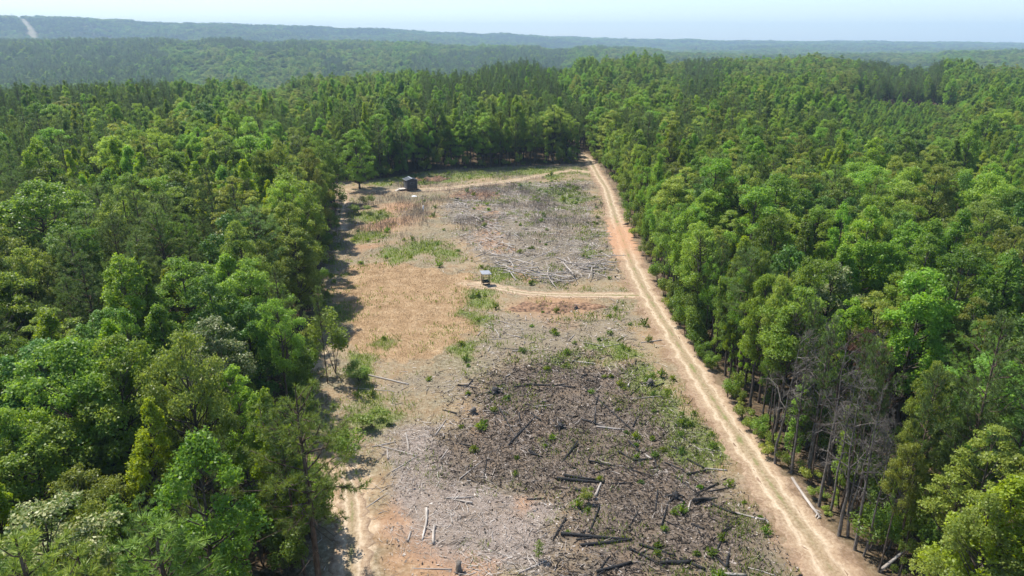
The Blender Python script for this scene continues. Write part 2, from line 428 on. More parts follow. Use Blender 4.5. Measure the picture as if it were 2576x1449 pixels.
def ground_mat():
    m, nt, out = new_mat("ground_soil")
    tc = N(nt, "TexCoord"); P = tc.outputs["Object"]
    w = {k: N(nt, "Attribute", attribute_name="w_" + k).outputs["Fac"] for k in ('clear', 'dry', 'burn', 'grey', 'upper', 'ring', 'clay', 'green', 'road', 'track', 'far')}
    big = noise_n(nt, 0.11, 4, 0.6, P)
    mid = noise_n(nt, 0.6, 5, 0.65, P)
    fine = noise_n(nt, 3.2, 6, 0.75, P)
    mp = N(nt, "Mapping"); mp.inputs["Scale"].default_value = (2.2, 6, 1); mp.inputs["Rotation"].default_value = (0, 0, 0.6)
    nt.links.new(P, mp.inputs[0])
    strk = noise_n(nt, 1.6, 6, 0.8, mp.outputs[0], 1.5)
    def wmix(f, thr, sharp, nz):   # weight broken up by noise
        t = math_n(nt, 'ADD', f, math_n(nt, 'MULTIPLY', math_n(nt, 'SUBTRACT', nz, 0.5), 1.3))
        return math_n(nt, 'MULTIPLY', math_n(nt, 'SUBTRACT', t, thr), sharp, True)
    mot = math_n(nt, 'ADD', math_n(nt, 'MULTIPLY', mid, 0.55), math_n(nt, 'MULTIPLY', fine, 0.45))
    def r3(nz, a, b_, c_, lo=0.36, hi=0.64): return ramp(nt, nz, [(lo, a), ((lo + hi) / 2, b_), (hi, c_)])
    soil = r3(mot, (0.205, 0.13, 0.068), (0.315, 0.217, 0.127), (0.42, 0.32, 0.205))
    dull = r3(fine, (0.06, 0.06, 0.032), (0.165, 0.148, 0.095), (0.31, 0.27, 0.19))
    cover = math_n(nt, 'MULTIPLY', math_n(nt, 'SUBTRACT', math_n(nt, 'ADD', math_n(nt, 'MULTIPLY', big, 0.6), math_n(nt, 'MULTIPLY', mot, 0.8)), 0.53), 4.0, True)
    c = mixc(nt, math_n(nt, 'MULTIPLY', cover, 0.85), soil, dull)
    litter = r3(strk, (0.055, 0.048, 0.036), (0.165, 0.142, 0.108), (0.33, 0.285, 0.23))
    c = mixc(nt, math_n(nt, 'MULTIPLY', wmix(w['upper'], 0.3, 1.4, mot), 0.7), c, litter)
    ringc = r3(strk, (0.09, 0.08, 0.048), (0.20, 0.165, 0.115), (0.35, 0.29, 0.21))
    c = mixc(nt, math_n(nt, 'MULTIPLY', wmix(w['ring'], 0.35, 1.6, mot), 0.85), c, ringc)
    greyc = r3(strk, (0.09, 0.07, 0.056), (0.225, 0.18, 0.15), (0.38, 0.325, 0.28))
    c = mixc(nt, wmix(w['grey'], 0.45, 1.7, mot), c, greyc)
    burnc = r3(strk, (0.018, 0.015, 0.013), (0.098, 0.075, 0.062), (0.26, 0.205, 0.165))
    c = mixc(nt, wmix(w['burn'], 0.38, 1.25, mot), c, burnc)
    clayc = r3(mot, (0.22, 0.115, 0.06), (0.335, 0.185, 0.10), (0.42, 0.275, 0.17))
    c = mixc(nt, math_n(nt, 'MULTIPLY', wmix(w['clay'], 0.4, 1.25, mot), 0.9), c, clayc)
    dryc = r3(mot, (0.215, 0.138, 0.072), (0.325, 0.218, 0.12), (0.42, 0.305, 0.185))
    c = mixc(nt, wmix(w['dry'], 0.45, 2.5, mot), c, dryc)
    grc = r3(fine, (0.055, 0.08, 0.018), (0.115, 0.155, 0.04), (0.23, 0.235, 0.09))
    c = mixc(nt, math_n(nt, 'MULTIPLY', wmix(w['green'], 0.42, 1.6, mot), 0.9), c, grc)
    sand = r3(mot, (0.30, 0.20, 0.12), (0.43, 0.315, 0.205), (0.52, 0.42, 0.30))
    c = mixc(nt, wmix(w['track'], 0.5, 1.8, mot), c, sand)
    rsd = r3(mot, (0.12, 0.075, 0.045), (0.235, 0.155, 0.10), (0.37, 0.27, 0.19))
    c = mixc(nt, wmix(w['road'], 0.45, 1.6, mot), c, rsd)
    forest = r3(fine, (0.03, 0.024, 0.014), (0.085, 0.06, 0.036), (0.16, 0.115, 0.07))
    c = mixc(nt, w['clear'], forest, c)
    farc = ramp(nt, noise_n(nt, 0.03, 4, 0.6, P), [(0.35, (0.16, 0.17, 0.09)), (0.55, (0.27, 0.225, 0.155)), (0.7, (0.36, 0.29, 0.22))])
    c = mixc(nt, w['far'], c, farc)
    pb = N(nt, "BsdfPrincipled"); pb.inputs["Roughness"].default_value = 0.95; pb.inputs["Specular IOR Level"].default_value = 0.1
    nt.links.new(c, pb.inputs["Base Color"])
    b = N(nt, "Bump"); b.inputs["Strength"].default_value = 0.7; b.inputs["Distance"].default_value = 0.12
    nt.links.new(fine, b.inputs["Height"]); nt.links.new(b.outputs[0], pb.inputs["Normal"])
    nt.links.new(pb.outputs[0], out.inputs[0])
    return m
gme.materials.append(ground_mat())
tag(obj("ground", gme), kind="structure")

# ------------------------------------------------------------------ roads
def resample(pts, step):
    P = np.array(pts, float); d = np.concatenate([[0], np.cumsum(np.hypot(*np.diff(P, axis=0).T))])
    n = int(d[-1] / step) + 1
    s = np.linspace(0, d[-1], n)
    x = np.interp(s, d, P[:, 0]); y = np.interp(s, d, P[:, 1])
    k = np.ones(9) / 9
    xp = np.convolve(np.pad(x, 4, 'edge'), k, 'valid'); yp = np.convolve(np.pad(y, 4, 'edge'), k, 'valid')
    return xp, yp, s / d[-1]

def ribbon(name, pts, widths, step, mat, seed, ruts=0.05, lift=0.05, cross=17):
    x, y, s = resample(pts, step)
    W = np.interp(s, np.linspace(0, 1, len(widths)), widths) if len(widths) != len(pts) else np.interp(y if name == 'dirt_road' else s, [p[1] for p in pts] if name == 'dirt_road' else np.linspace(0, 1, len(widths)), widths)
    tx = np.gradient(x); ty = np.gradient(y); l = np.hypot(tx, ty); nx, ny = ty / l, -tx / l
    u = np.linspace(-1, 1, cross)
    jl = 1 + (fbm(s * 260, s * 0 + seed, seed, 5) - 0.5) * 1.1; jr = 1 + (fbm(s * 260, s * 0 + seed + 9, seed + 3, 5) - 0.5) * 1.1
    uu = np.where(u[None, :] < 0, u[None, :] * jl[:, None], u[None, :] * jr[:, None]) * W[:, None]
    X = x[:, None] + nx[:, None] * uu; Y = y[:, None] + ny[:, None] * uu
    Z = gz(X.ravel(), Y.ravel()).reshape(X.shape) + lift
    rut = np.exp(-((np.abs(u) - 0.42) / 0.16) ** 2)
    Z = Z - ruts * rut[None, :] + (fbm(X * 2, Y * 2, 50, 3) - .5) * 0.03
    Z[:, 0] -= 0.10; Z[:, -1] -= 0.10
    n = len(x); i = np.arange(n - 1)[:, None] * cross + np.arange(cross - 1)[None, :]
    mb = MB(); mb.add(np.stack([X, Y, Z], -1).reshape(-1, 3), np.stack([i, i + 1, i + cross + 1, i + cross], -1).reshape(-1, 4)[:, ::-1],
                      np.broadcast_to(np.abs(u)[None, :], X.shape).ravel())
    o = obj(name, mb.mesh(name, mat)); tag(o, kind="structure")
    at = o.data.attributes.new("along", 'FLOAT', 'POINT')
    at.data.foreach_set("value", np.broadcast_to(y[:, None], X.shape).astype(np.float32).ravel())
    return o

def road_mat(name, green=True, orange=True):
    m, nt, out = new_mat(name)
    tc = N(nt, "TexCoord"); P = tc.outputs["Object"]
    u = N(nt, "Attribute", attribute_name="tone").outputs["Fac"]
    al = N(nt, "Attribute", attribute_name="along").outputs["Fac"]
    fine = noise_n(nt, 4.5, 7, 0.78, P); mid = noise_n(nt, 0.45, 4, 0.6, P)
    mp = N(nt, "Mapping"); mp.inputs["Scale"].default_value = (3.0, 0.35, 1); nt.links.new(P, mp.inputs[0])
    lng = noise_n(nt, 1.2, 5, 0.65, mp.outputs[0])
    un = math_n(nt, 'ADD', u, math_n(nt, 'MULTIPLY', math_n(nt, 'SUBTRACT', lng, 0.5), 0.5))
    c = ramp(nt, un, [(0.0, (0.19, 0.15, 0.078)), (0.2, (0.27, 0.20, 0.118)), (0.38, (0.55, 0.45, 0.325)), (0.55, (0.32, 0.225, 0.142)), (0.9, (0.20, 0.128, 0.082))])
    c = mixc(nt, 0.45, c, ramp(nt, fine, [(0.35, (0.13, 0.088, 0.055)), (0.5, (0.35, 0.26, 0.17)), (0.65, (0.55, 0.45, 0.33))]))
    if orange:
        dn = math_n(nt, 'ABSOLUTE', math_n(nt, 'SUBTRACT', al, 109))
        f = math_n(nt, 'MULTIPLY', math_n(nt, 'SUBTRACT', 20.0, math_n(nt, 'ADD', dn, math_n(nt, 'MULTIPLY', mid, 10))), 0.09, True)
        c = mixc(nt, math_n(nt, 'MULTIPLY', f, 0.75), c, ramp(nt, fine, [(0.3, (0.34, 0.165, 0.085)), (0.7, (0.47, 0.28, 0.17))]))
        # reddish stretch near the foreground
        f2 = math_n(nt, 'MULTIPLY', math_n(nt, 'SUBTRACT', 41.0, math_n(nt, 'ADD', al, math_n(nt, 'MULTIPLY', mid, 8))), 0.12, True)
        c = mixc(nt, math_n(nt, 'MULTIPLY', f2, 0.45), c, (0.32, 0.205, 0.135))
    if green:
        g = math_n(nt, 'MULTIPLY', math_n(nt, 'SUBTRACT', math_n(nt, 'SUBTRACT', mid, 0.44), math_n(nt, 'MULTIPLY', u, 0.9)), 6.0, True)
        c = mixc(nt, math_n(nt, 'MULTIPLY', g, 0.75), c, (0.15, 0.17, 0.055))
    pb = N(nt, "BsdfPrincipled"); pb.inputs["Roughness"].default_value = 0.95; pb.inputs["Specular IOR Level"].default_value = 0.1
    nt.links.new(c, pb.inputs["Base Color"])
    b = N(nt, "Bump"); b.inputs["Strength"].default_value = 0.5; b.inputs["Distance"].default_value = 0.06
    nt.links.new(fine, b.inputs["Height"]); nt.links.new(b.outputs[0], pb.inputs["Normal"])
    nt.links.new(pb.outputs[0], out.inputs[0])
    return m
M['road'] = road_mat("road_dirt"); M['path'] = road_mat("path_sand", True, False)
ribbon("dirt_road", ROAD, ROAD_W, 0.4, M['road'], 3)
ribbon("dirt_path", TRACK_BACK, [1.3, 1.0, 1.2, 1.5, 1.9, 1.9, 1.5, 1.2, 1.2, 1.0], 0.5, M['path'], 5, 0.03)
ribbon("dirt_path", TRACK_MID, [1.2, 1.1, 1.0, 1.0, 0.9, 0.5], 0.4, M['path'], 6, 0.03)
ribbon("dirt_path", TRACK_LEFT, [1.6, 1.7, 1.2, 0.5], 0.4, M['path'], 8, 0.03)
ribbon("dirt_path", TRACK_LEFT_FAR, [0.5, 1.0, 1.3, 1.4], 0.4, M['path'], 9, 0.03)

# ------------------------------------------------------------------ tree library
def unit(v): return v / (np.linalg.norm(v, axis=-1, keepdims=True) + 1e-9)

def leaf_cards(mb, P, Nn, L, wr, rg, tone, fold=0.18):
    n = len(P)
    U = unit(np.cross(Nn, unit(rg.normal(size=(n, 3)))))
    Vv = np.cross(Nn, U)
    L = L[:, None]; Wd = L * wr
    a = P - U * L * 0.5; b = P + Vv * Wd * 0.5 - Nn * L * fold; c = P + U * L * 0.5 - Nn * L * 0.1; d = P - Vv * Wd * 0.5 - Nn * L * fold
    V = np.stack([a, b, c, d], 1).reshape(-1, 3)
    F = np.arange(n * 4).reshape(-1, 4)
    mb.add(V, F, np.repeat(tone, 4))

def prof(shape, t):
    if shape == 'point': return np.minimum(1, (t + 0.06) / 0.2) ** 0.6 * (1 - t) ** 0.75 * 1.15 + 0.04
    if shape == 'oval': return np.sqrt(np.clip(1 - (2 * t - 0.85) ** 2 / 1.35, 0.02, 1))
    if shape == 'round': return np.sqrt(np.clip(1 - (2 * t - 1.0) ** 2 / 1.05, 0.02, 1))
    if shape == 'top': return np.clip(t / 0.55, 0.25, 1) ** 0.7 * np.sqrt(np.clip(1 - ((t - 0.6) / 0.46) ** 2 * (t > 0.6), 0.03, 1))
    return 1 - t * 0.6

def hardwood(seed, H, cb, R, shape, nc, lp, ls, lmat, cz=0.85, crf=0.27, tr=0.14, tone2=None, bark='bark'):
    rg = np.random.default_rng(seed)
    tk = MB(); cr = MB()
    # trunk with a lean and wander
    n = 9; zz = np.linspace(0, H * 0.9, n)
    wob = np.cumsum(rg.normal(size=(n, 2)) * 0.10, axis=0); wob[0] = 0
    TP = np.column_stack([wob, zz]); TR = tr * (1 - zz / (H * 0.95)) ** 0.8 + 0.02; TR[0] *= 1.35
    tube(tk, np.vstack([[TP[0][0], TP[0][1], -0.4], TP]), np.concatenate([[TR[0] * 1.15], TR]), 7, cap=False)
    C = []; CR = []
    k = 0
    lob = rg.random(5) * 6.28
    while len(C) < nc and k < nc * 30:
        k += 1
        t = rg.random() ** 0.85
        az = rg.random() * 6.283
        lobed = 1 + 0.16 * math.sin(2 * az + lob[0]) + 0.13 * math.sin(3 * az + lob[1] + 5 * t)
        rad = R * prof(shape, t) * lobed * math.sqrt(rg.uniform(0.25, 1.0)) * 0.88
        z = cb * H + t * (H - cb * H) * 0.96
        cx, cyy = np.interp(z, zz, TP[:, 0]), np.interp(z, zz, TP[:, 1])
        c = np.array([cx + rad * math.cos(az), cyy + rad * math.sin(az), z])
        r = R * crf * rg.uniform(0.7, 1.3) * (1 - 0.35 * t)
        if C and min(np.linalg.norm((np.array(C) - c), axis=1)) < r * 0.62: continue
        C.append(c); CR.append(r)
    C.append(np.array([TP[-1][0], TP[-1][1], H - R * crf * 0.6])); CR.append(R * crf * 0.75)
    for c, r in zip(C, CR):
        rad = math.hypot(c[0], c[1])
        z0 = max(c[2] - rad * rg.uniform(0.5, 1.0) - 0.3, cb * H * 0.75)
        z0 = min(z0, H * 0.85)
        p0 = np.array([np.interp(z0, zz, TP[:, 0]), np.interp(z0, zz, TP[:, 1]), z0])
        mid_ = (p0 + c) / 2 + np.array([0, 0, -0.12 * rad]) + rg.normal(size=3) * 0.1
        r0 = min(0.02 + 0.02 * rad + 0.012, np.interp(z0, zz, TR) * 0.6)
        tube(tk, [p0, mid_, c], [r0, r0 * 0.65, 0.012], 4, cap=False)
    for c, r in zip(C, CR):
        m = int(lp * (r / (R * crf)) ** 1.6)
        d = unit(rg.normal(size=(m, 3))); d[:, 2] = np.where(d[:, 2] < -0.35, -d[:, 2], d[:, 2])
        rad = r * rg.random(m) ** 0.36
        # ragged outline of each clump
        az = np.arctan2(d[:, 1], d[:, 0])
        rad = rad * (1 + 0.28 * np.sin(az * 3 + rg.random() * 6) * np.sin(d[:, 2] * 4 + rg.random() * 6))
        P = c + d * rad[:, None] * np.array([1.12, 1.12, cz])
        Nn = unit(d * 0.55 + np.array([0, 0, 0.45]) + rg.normal(size=(m, 3)) * 0.55)
        L = ls * rg.uniform(0.65, 1.35, m)
        tone = np.clip(rg.normal(0.42, 0.24, m) + rg.normal() * 0.12, 0, 1)
        if tone2 is not None:
            tone = np.where((rg.random(m) < tone2) & (d[:, 2] > 0.2), 1.0, tone * 0.35)
        leaf_cards(cr, P, Nn, L, 0.62, rg, tone)
    return tk.mesh("trunk", M[bark]), cr.mesh("crown", M[lmat])

def needles(mb, P, D, rg, K, L, w):
    n = len(P)
    P = np.repeat(P, K, 0); D = np.repeat(D, K, 0)
    d = unit(D * 0.75 + rg.normal(size=(n * K, 3)) * 0.62)
    s = unit(np.cross(d, rg.normal(size=(n * K, 3))))
    l = (L * rg.uniform(0.7, 1.25, n * K))[:, None]
    b = P - D * 0.08
    V = np.stack([b - s * w * 0.5, b + s * w * 0.5, b + d * l * 0.6 + s * w * 0.55, b + d * l], 1).reshape(-1, 3)
    base = np.arange(n * K)[:, None] * 4
    tone = np.repeat(np.clip(rg.normal(0.42, 0.22, n), 0, 1), K * 4)
    mb.add(V, base + np.array([[0, 1, 2, 3]]), tone)

def pine(seed, H, cb, R, nw, lmat, tuft_sp=0.42, K=13, L=0.30, w=0.024, tr=0.15, droop=0.0, flat=0.6, gap=0.0, dead_low=5):
    rg = np.random.default_rng(seed)
    tk = MB(); cr = MB()
    n = 10; zz = np.linspace(0, H, n)
    wob = np.cumsum(rg.normal(size=(n, 2)) * 0.06, axis=0); wob[0] = 0
    TR = tr * (1 - zz / (H * 1.02)) ** 0.75 + 0.015; TR[0] *= 1.2
    TP = np.column_stack([wob, zz])
    tube(tk, np.vstack([[0, 0, -0.4], TP]), np.concatenate([[TR[0] * 1.1], TR]), 7, cap=False)
    tp = []; td = []
    def at(z): return np.array([np.interp(z, zz, TP[:, 0]), np.interp(z, zz, TP[:, 1]), z])
    for i in range(nw):
        t = (i + rg.random() * 0.7) / nw
        z = H * (cb + (1 - cb) * t * 0.97)
        nb = rg.integers(3, 6)
        a0 = rg.random() * 6.28
        for j in range(nb):
            if rg.random() < gap: continue
            az = a0 + j * 6.283 / nb + rg.normal() * 0.3
            ln = R * (np.clip(t / 0.25, 0.55, 1) * (1 - t) ** flat + 0.10) * rg.uniform(0.6, 1.2)
            el = 0.1 + 0.75 * t + rg.normal() * 0.12 - droop
            s = np.linspace(0, 1, 5)
            hdir = np.array([math.cos(az), math.sin(az), 0])
            Pb = at(z) + hdir * (s * ln * math.cos(el))[:, None] + np.array([0, 0, 1]) * (s * ln * math.sin(el) + 0.22 * ln * s * s * rg.uniform(0.2, 1.1))[:, None]
            Pb[1:] += rg.normal(size=(4, 3)) * 0.05 * ln
            r0 = 0.018 + 0.013 * ln
            tube(tk, Pb, r0 * (1 - s * 0.8), 4, cap=False)
            # side twigs with tufts
            ns = max(3, int(ln / 0.26))
            for q in range(ns):
                f = rg.uniform(0.28, 1.0)
                p0 = np.array([np.interp(f, s, Pb[:, k]) for k in range(3)])
                dd = unit(hdir * 0.7 + rg.normal(size=3) * np.array([0.8, 0.8, 0.35]) + np.array([0, 0, 0.25]))
                tl = ln * rg.uniform(0.12, 0.36) * (1.15 - f * 0.5)
                e = p0 + dd * tl
                tube(tk, [p0, e], [0.010, 0.005], 3, cap=False)
                m = max(1, int(tl / tuft_sp) + 1)
                for g in np.linspace(1, 0.45, m):
                    tp.append(p0 + dd * tl * g + rg.normal(size=3) * 0.05); td.append(unit(dd * 0.6 + np.array([0, 0, 0.5]) + rg.normal(size=3) * 0.25))
            tp.append(Pb[-1]); td.append(unit(hdir + np.array([0, 0, 0.8])))
    tp.append(TP[-1]); td.append(np.array([0, 0, 1.0]))
    for i in range(dead_low):   # bare lower limbs
        z = H * rg.uniform(cb * 0.35, cb + 0.12); az = rg.random() * 6.28; ln = R * rg.uniform(0.3, 0.95)
        hd = np.array([math.cos(az), math.sin(az), 0])
        e = at(z) + hd * ln + np.array([0, 0, ln * rg.uniform(-0.15, 0.45)])
        tube(tk, [at(z), (at(z) + e) / 2 + rg.normal(size=3) * 0.08, e], [0.03, 0.02, 0.008], 4, cap=False)
    needles(cr, np.array(tp), np.array(td), rg, K, L, w)
    return tk.mesh("trunk", M['pbark']), cr.mesh("crown", M[lmat])

def dead(seed, H, R, mat, depth=3, tuft=None, up=0.5, nb=16, tr=0.13, cb=0.4):
    rg = np.random.default_rng(seed)
    tk = MB(); cr = MB(); tp = []; td = []
    n = 8; zz = np.linspace(0, H, n); wob = np.cumsum(rg.normal(size=(n, 2)) * 0.08, axis=0); wob[0] = 0
    TP = np.column_stack([wob, zz])
    tube(tk, np.vstack([[0, 0, -0.4], TP]), np.concatenate([[tr * 1.2], tr * (1 - zz / H * 0.9)]), 6, cap=False)
    def br(p, d, ln, r, lv):
        s = np.linspace(0, 1, 4)
        Q = p + d * (s * ln)[:, None] + rg.normal(size=(4, 3)) * 0.09 * ln * s[:, None]
        tube(cr, Q, r * (1 - 0.75 * s), 4 if lv > 1 else 3, cap=False, tone=rg.uniform(0.2, 0.9))
        if lv == 0:
            tp.append(Q[-1]); td.append(d)
            return
        for i in range(rg.integers(4, 7)):
            f = rg.uniform(0.3, 1.0)
            q = np.array([np.interp(f, s, Q[:, k]) for k in range(3)])
            br(q, unit(d * 0.8 + rg.normal(size=3) * 0.6), ln * rg.uniform(0.35, 0.6), r * 0.5, lv - 1)
    for i in range(nb):
        t = (i + rg.random()) / nb
        z = H * (cb + (1 - cb) * t)
        az = rg.random() * 6.28
        d = unit(np.array([math.cos(az), math.sin(az), up * rg.uniform(0.3, 1.6)]))
        br(np.array([np.interp(z, zz, TP[:, 0]), np.interp(z, zz, TP[:, 1]), z]), d, R * (1 - 0.6 * t) * rg.uniform(0.6, 1.2), 0.035 * (1 - 0.5 * t) + 0.008, depth - 1)
    if tuft:
        needles(cr, np.array(tp), np.array(td), rg, 4, 0.2, 0.04)
    return tk.mesh("trunk", M['dead' if mat == 'dead' else 'deadb']), cr.mesh("branches", M[mat])

def shrub(seed, H, R, lmat, n=1500, ls=0.16):
    rg = np.random.default_rng(seed)
    tk = MB(); cr = MB()
    for i in range(7):
        az = rg.random() * 6.28; l = R * rg.uniform(0.3, 0.9)
        e = np.array([math.cos(az) * l, math.sin(az) * l, H * rg.uniform(0.55, 0.95)])
        tube(tk, [[0, 0, -0.1], e * np.array([0.4, 0.4, 0.55]), e], [0.025, 0.018, 0.006], 3, cap=False)
        m = n // 7; r = R * rg.uniform(0.32, 0.5)
        d = unit(rg.normal(size=(m, 3)))
        P = e + d * (r * rg.random(m) ** 0.4)[:, None] * np.array([1, 1, 0.9 * H / (R * 2) + 0.2]); P[:, 2] = np.abs(P[:, 2]) + 0.02
        Nn = unit(d * 0.5 + np.array([0, 0, 0.5]) + rg.normal(size=(m, 3)) * 0.5)
        leaf_cards(cr, P, Nn, ls * rg.uniform(0.6, 1.4, m), 0.6, rg, np.clip(rg.normal(0.45, 0.25, m), 0, 1))
    return tk.mesh("stem", M['bark']), cr.mesh("foliage", M[lmat])

LIB = {}
def lib(key, name, what, res, H, R): LIB[key] = dict(name=name, what=what, tk=res[0], cr=res[1], H=H, R=R)
# pointed sweetgums / tulip poplars
lib('g0', 'sweetgum_tree', 'pointed bright green sweetgum', hardwood(1, 13, 0.22, 2.9, 'point', 62, 388, 0.175, 'gum', 1.25, 0.25), 13, 2.9)
lib('g1', 'sweetgum_tree', 'pointed bright green sweetgum', hardwood(2, 13.5, 0.28, 2.5, 'point', 56, 388, 0.168, 'gum', 1.3, 0.27), 13.5, 2.5)
lib('g2', 'poplar_tree', 'tall fresh green poplar', hardwood(3, 14, 0.3, 2.8, 'oval', 60, 388, 0.181, 'gum', 1.15, 0.25), 14, 2.8)
lib('l0', 'sweetgum_tree', 'lime green pointed sweetgum', hardwood(4, 12, 0.2, 2.4, 'point', 110, 190, 0.162, 'lime', 1.1, 0.19), 12, 2.2)
lib('l1', 'sweetgum_tree', 'yellow-green upright sweetgum', hardwood(5, 12.5, 0.25, 2.7, 'point', 100, 215, 0.168, 'lime', 1.05, 0.2), 12.5, 2.6)
# rounded oaks and hickories
lib('o0', 'oak_tree', 'rounded dark green oak', hardwood(11, 12.5, 0.25, 3.2, 'round', 66, 400, 0.168, 'oak', 0.85, 0.26), 12.5, 3.2)
lib('o1', 'oak_tree', 'broad dark green oak', hardwood(12, 12, 0.22, 3.6, 'oval', 74, 388, 0.175, 'oak', 0.8, 0.24), 12, 3.6)
lib('o2', 'oak_tree', 'rounded olive green oak', hardwood(13, 12.5, 0.25, 3.1, 'oval', 66, 388, 0.168, 'oak2', 0.85, 0.26), 12.5, 3.1)
lib('o3', 'oak_tree', 'wide olive green oak', hardwood(14, 11.5, 0.2, 3.5, 'round', 72, 388, 0.162, 'oak2', 0.8, 0.24), 11.5, 3.5)
lib('o4', 'oak_tree', 'green oak', hardwood(15, 13, 0.28, 3.0, 'oval', 64, 388, 0.168, 'shrub', 0.95, 0.26), 13, 3.0)
lib('m0', 'magnolia_tree', 'glossy dark rounded magnolia', hardwood(21, 11.5, 0.2, 2.9, 'round', 60, 353, 0.194, 'gloss', 0.9, 0.27), 11.5, 2.9)
lib('f0', 'sourwood_tree', 'cream tasselled sourwood', hardwood(22, 11.5, 0.22, 3.0, 'round', 62, 400, 0.155, 'flower', 0.8, 0.26, tone2=0.45), 11.5, 3.0)
# high-crowned edge trees with bare boles
lib('e0', 'oak_tree', 'high-crowned bare-boled oak', hardwood(31, 13.5, 0.46, 2.9, 'round', 50, 378, 0.168, 'oak', 0.9, 0.28, 0.17), 13.5, 2.9)
lib('e1', 'poplar_tree', 'high-crowned bare-boled poplar', hardwood(32, 14, 0.42, 2.6, 'oval', 50, 378, 0.175, 'gum', 1.1, 0.28, 0.16), 14, 2.6)
lib('e2', 'oak_tree', 'slender high-crowned olive oak', hardwood(33, 13, 0.5, 2.4, 'round', 42, 378, 0.162, 'oak2', 0.95, 0.3, 0.12), 13, 2.4)
# leafy column of vines on a trunk
lib('v0', 'vine_tree', 'slim vine-wrapped tree', hardwood(34, 10.5, 0.03, 1.0, 'col', 44, 141, 0.155, 'oak', 1.2, 0.45, 0.1), 10.5, 1.0)
# pines
lib('p0', 'pine_tree', 'dark full pine', pine(41, 14, 0.35, 2.9, 15, 'pine', 0.26, 24), 14, 2.9)
lib('p1', 'pine_tree', 'dark slender pine', pine(42, 15, 0.42, 2.5, 14, 'pine', 0.26, 24), 15, 2.5)
lib('p2', 'pine_tree', 'open ragged bare-stemmed pine', pine(43, 15, 0.56, 3.0, 11, 'pine', 0.28, 24, gap=0.15, dead_low=9), 15, 3.0)
lib('p3', 'pine_tree', 'young bushy pine', pine(44, 11, 0.2, 2.5, 16, 'pine2', 0.26, 24, 0.3), 11, 2.5)
lib('p4', 'pine_tree', 'broad spreading pine', pine(45, 12.3, 0.34, 4.2, 12, 'pine2', 0.36, 22, 0.30, 0.02, 0.17, flat=0.75, gap=0.2, dead_low=12), 12.3, 4.3)
# dead wood
lib('d0', 'dead_tree', 'bare grey dead tree', dead(51, 11, 1.9, 'dead', 4, None, 0.9, 15), 11, 2.6)
lib('d1', 'dead_tree', 'brown twiggy dead pine', dead(52, 10.5, 2.5, 'deadb', 4, None, 0.9, 15, cb=0.3), 10.5, 3.2)
lib('d2', 'dead_tree', 'twiggy grey dead tree', dead(53, 9, 1.8, 'dead', 4, None, 1.1, 12, 0.1), 9, 2.2)
lib('b0', 'dead_tree', 'russet dead pine', dead(54, 10, 2.2, 'brown', 4, True, 0.6, 12), 10, 2.8)
# understorey
lib('s0', 'shrub', 'leafy green shrub', shrub(61, 2.6, 1.3, 'shrub'), 2.6, 1.3)
lib('s1', 'shrub', 'tall leafy shrub', shrub(62, 4.2, 1.4, 'shrub', 1900), 4.2, 1.4)
lib('s2', 'shrub', 'low olive shrub', shrub(63, 1.6, 1.1, 'oak2', 1200), 1.6, 1.1)

lib('i0', 'lone_tree', 'round-crowned bright tree', hardwood(35, 12.6, 0.13, 4.1, 'oval', 84, 405, 0.176, 'gum', 0.9, 0.22, 0.17), 12.6, 4.1)

lib('o5', 'oak_tree', 'lopsided dark green oak', hardwood(16, 13, 0.3, 2.7, 'top', 52, 390, 0.165, 'oak', 0.75, 0.29), 13, 2.7)
lib('o6', 'hickory_tree', 'layered yellowish hickory', hardwood(17, 13.5, 0.2, 2.9, 'oval', 60, 380, 0.165, 'oak2', 0.6, 0.25), 13.5, 2.9)
lib('g3', 'poplar_tree', 'narrow fresh green poplar', hardwood(18, 14.5, 0.25, 2.1, 'oval', 54, 390, 0.17, 'gum', 1.4, 0.3), 14.5, 2.1)
lib('g4', 'sweetgum_tree', 'spired bright green sweetgum', hardwood(19, 13, 0.15, 2.3, 'point', 105, 215, 0.165, 'shrub', 1.15, 0.19), 13, 2.3)
lib('l2', 'sweetgum_tree', 'slim yellow-green sweetgum', hardwood(20, 12, 0.2, 1.9, 'point', 95, 180, 0.165, 'lime', 1.1, 0.2), 12, 1.9)

HARD = ['g0', 'g1', 'g2', 'l0', 'l1', 'o0', 'o1', 'o2', 'o3', 'o4', 'm0', 'f0']

# ------------------------------------------------------------------ where every tree stands
trees = []      # (x, y, key, scale, zscale, hand label, keep)
def T(px, py, key, h=None, lab=None, sq=1.0, keep=True):
    """a tree known by its top: px, py in the survey picture, h its height"""
    L = LIB[key]; h = h or L['H']
    x, y = G(px, py, h)
    s = h / L['H']
    trees.append((x, y, key, s * sq, s, lab, keep))
def B(px, py, key, h=None, lab=None, sq=1.0, keep=True):
    """a tree known by its foot"""
    L = LIB[key]; h = h or L['H']
    x, y = G(px, py, 0)
    s = h / L['H']
    trees.append((x, y, key, s * sq, s, lab, keep))

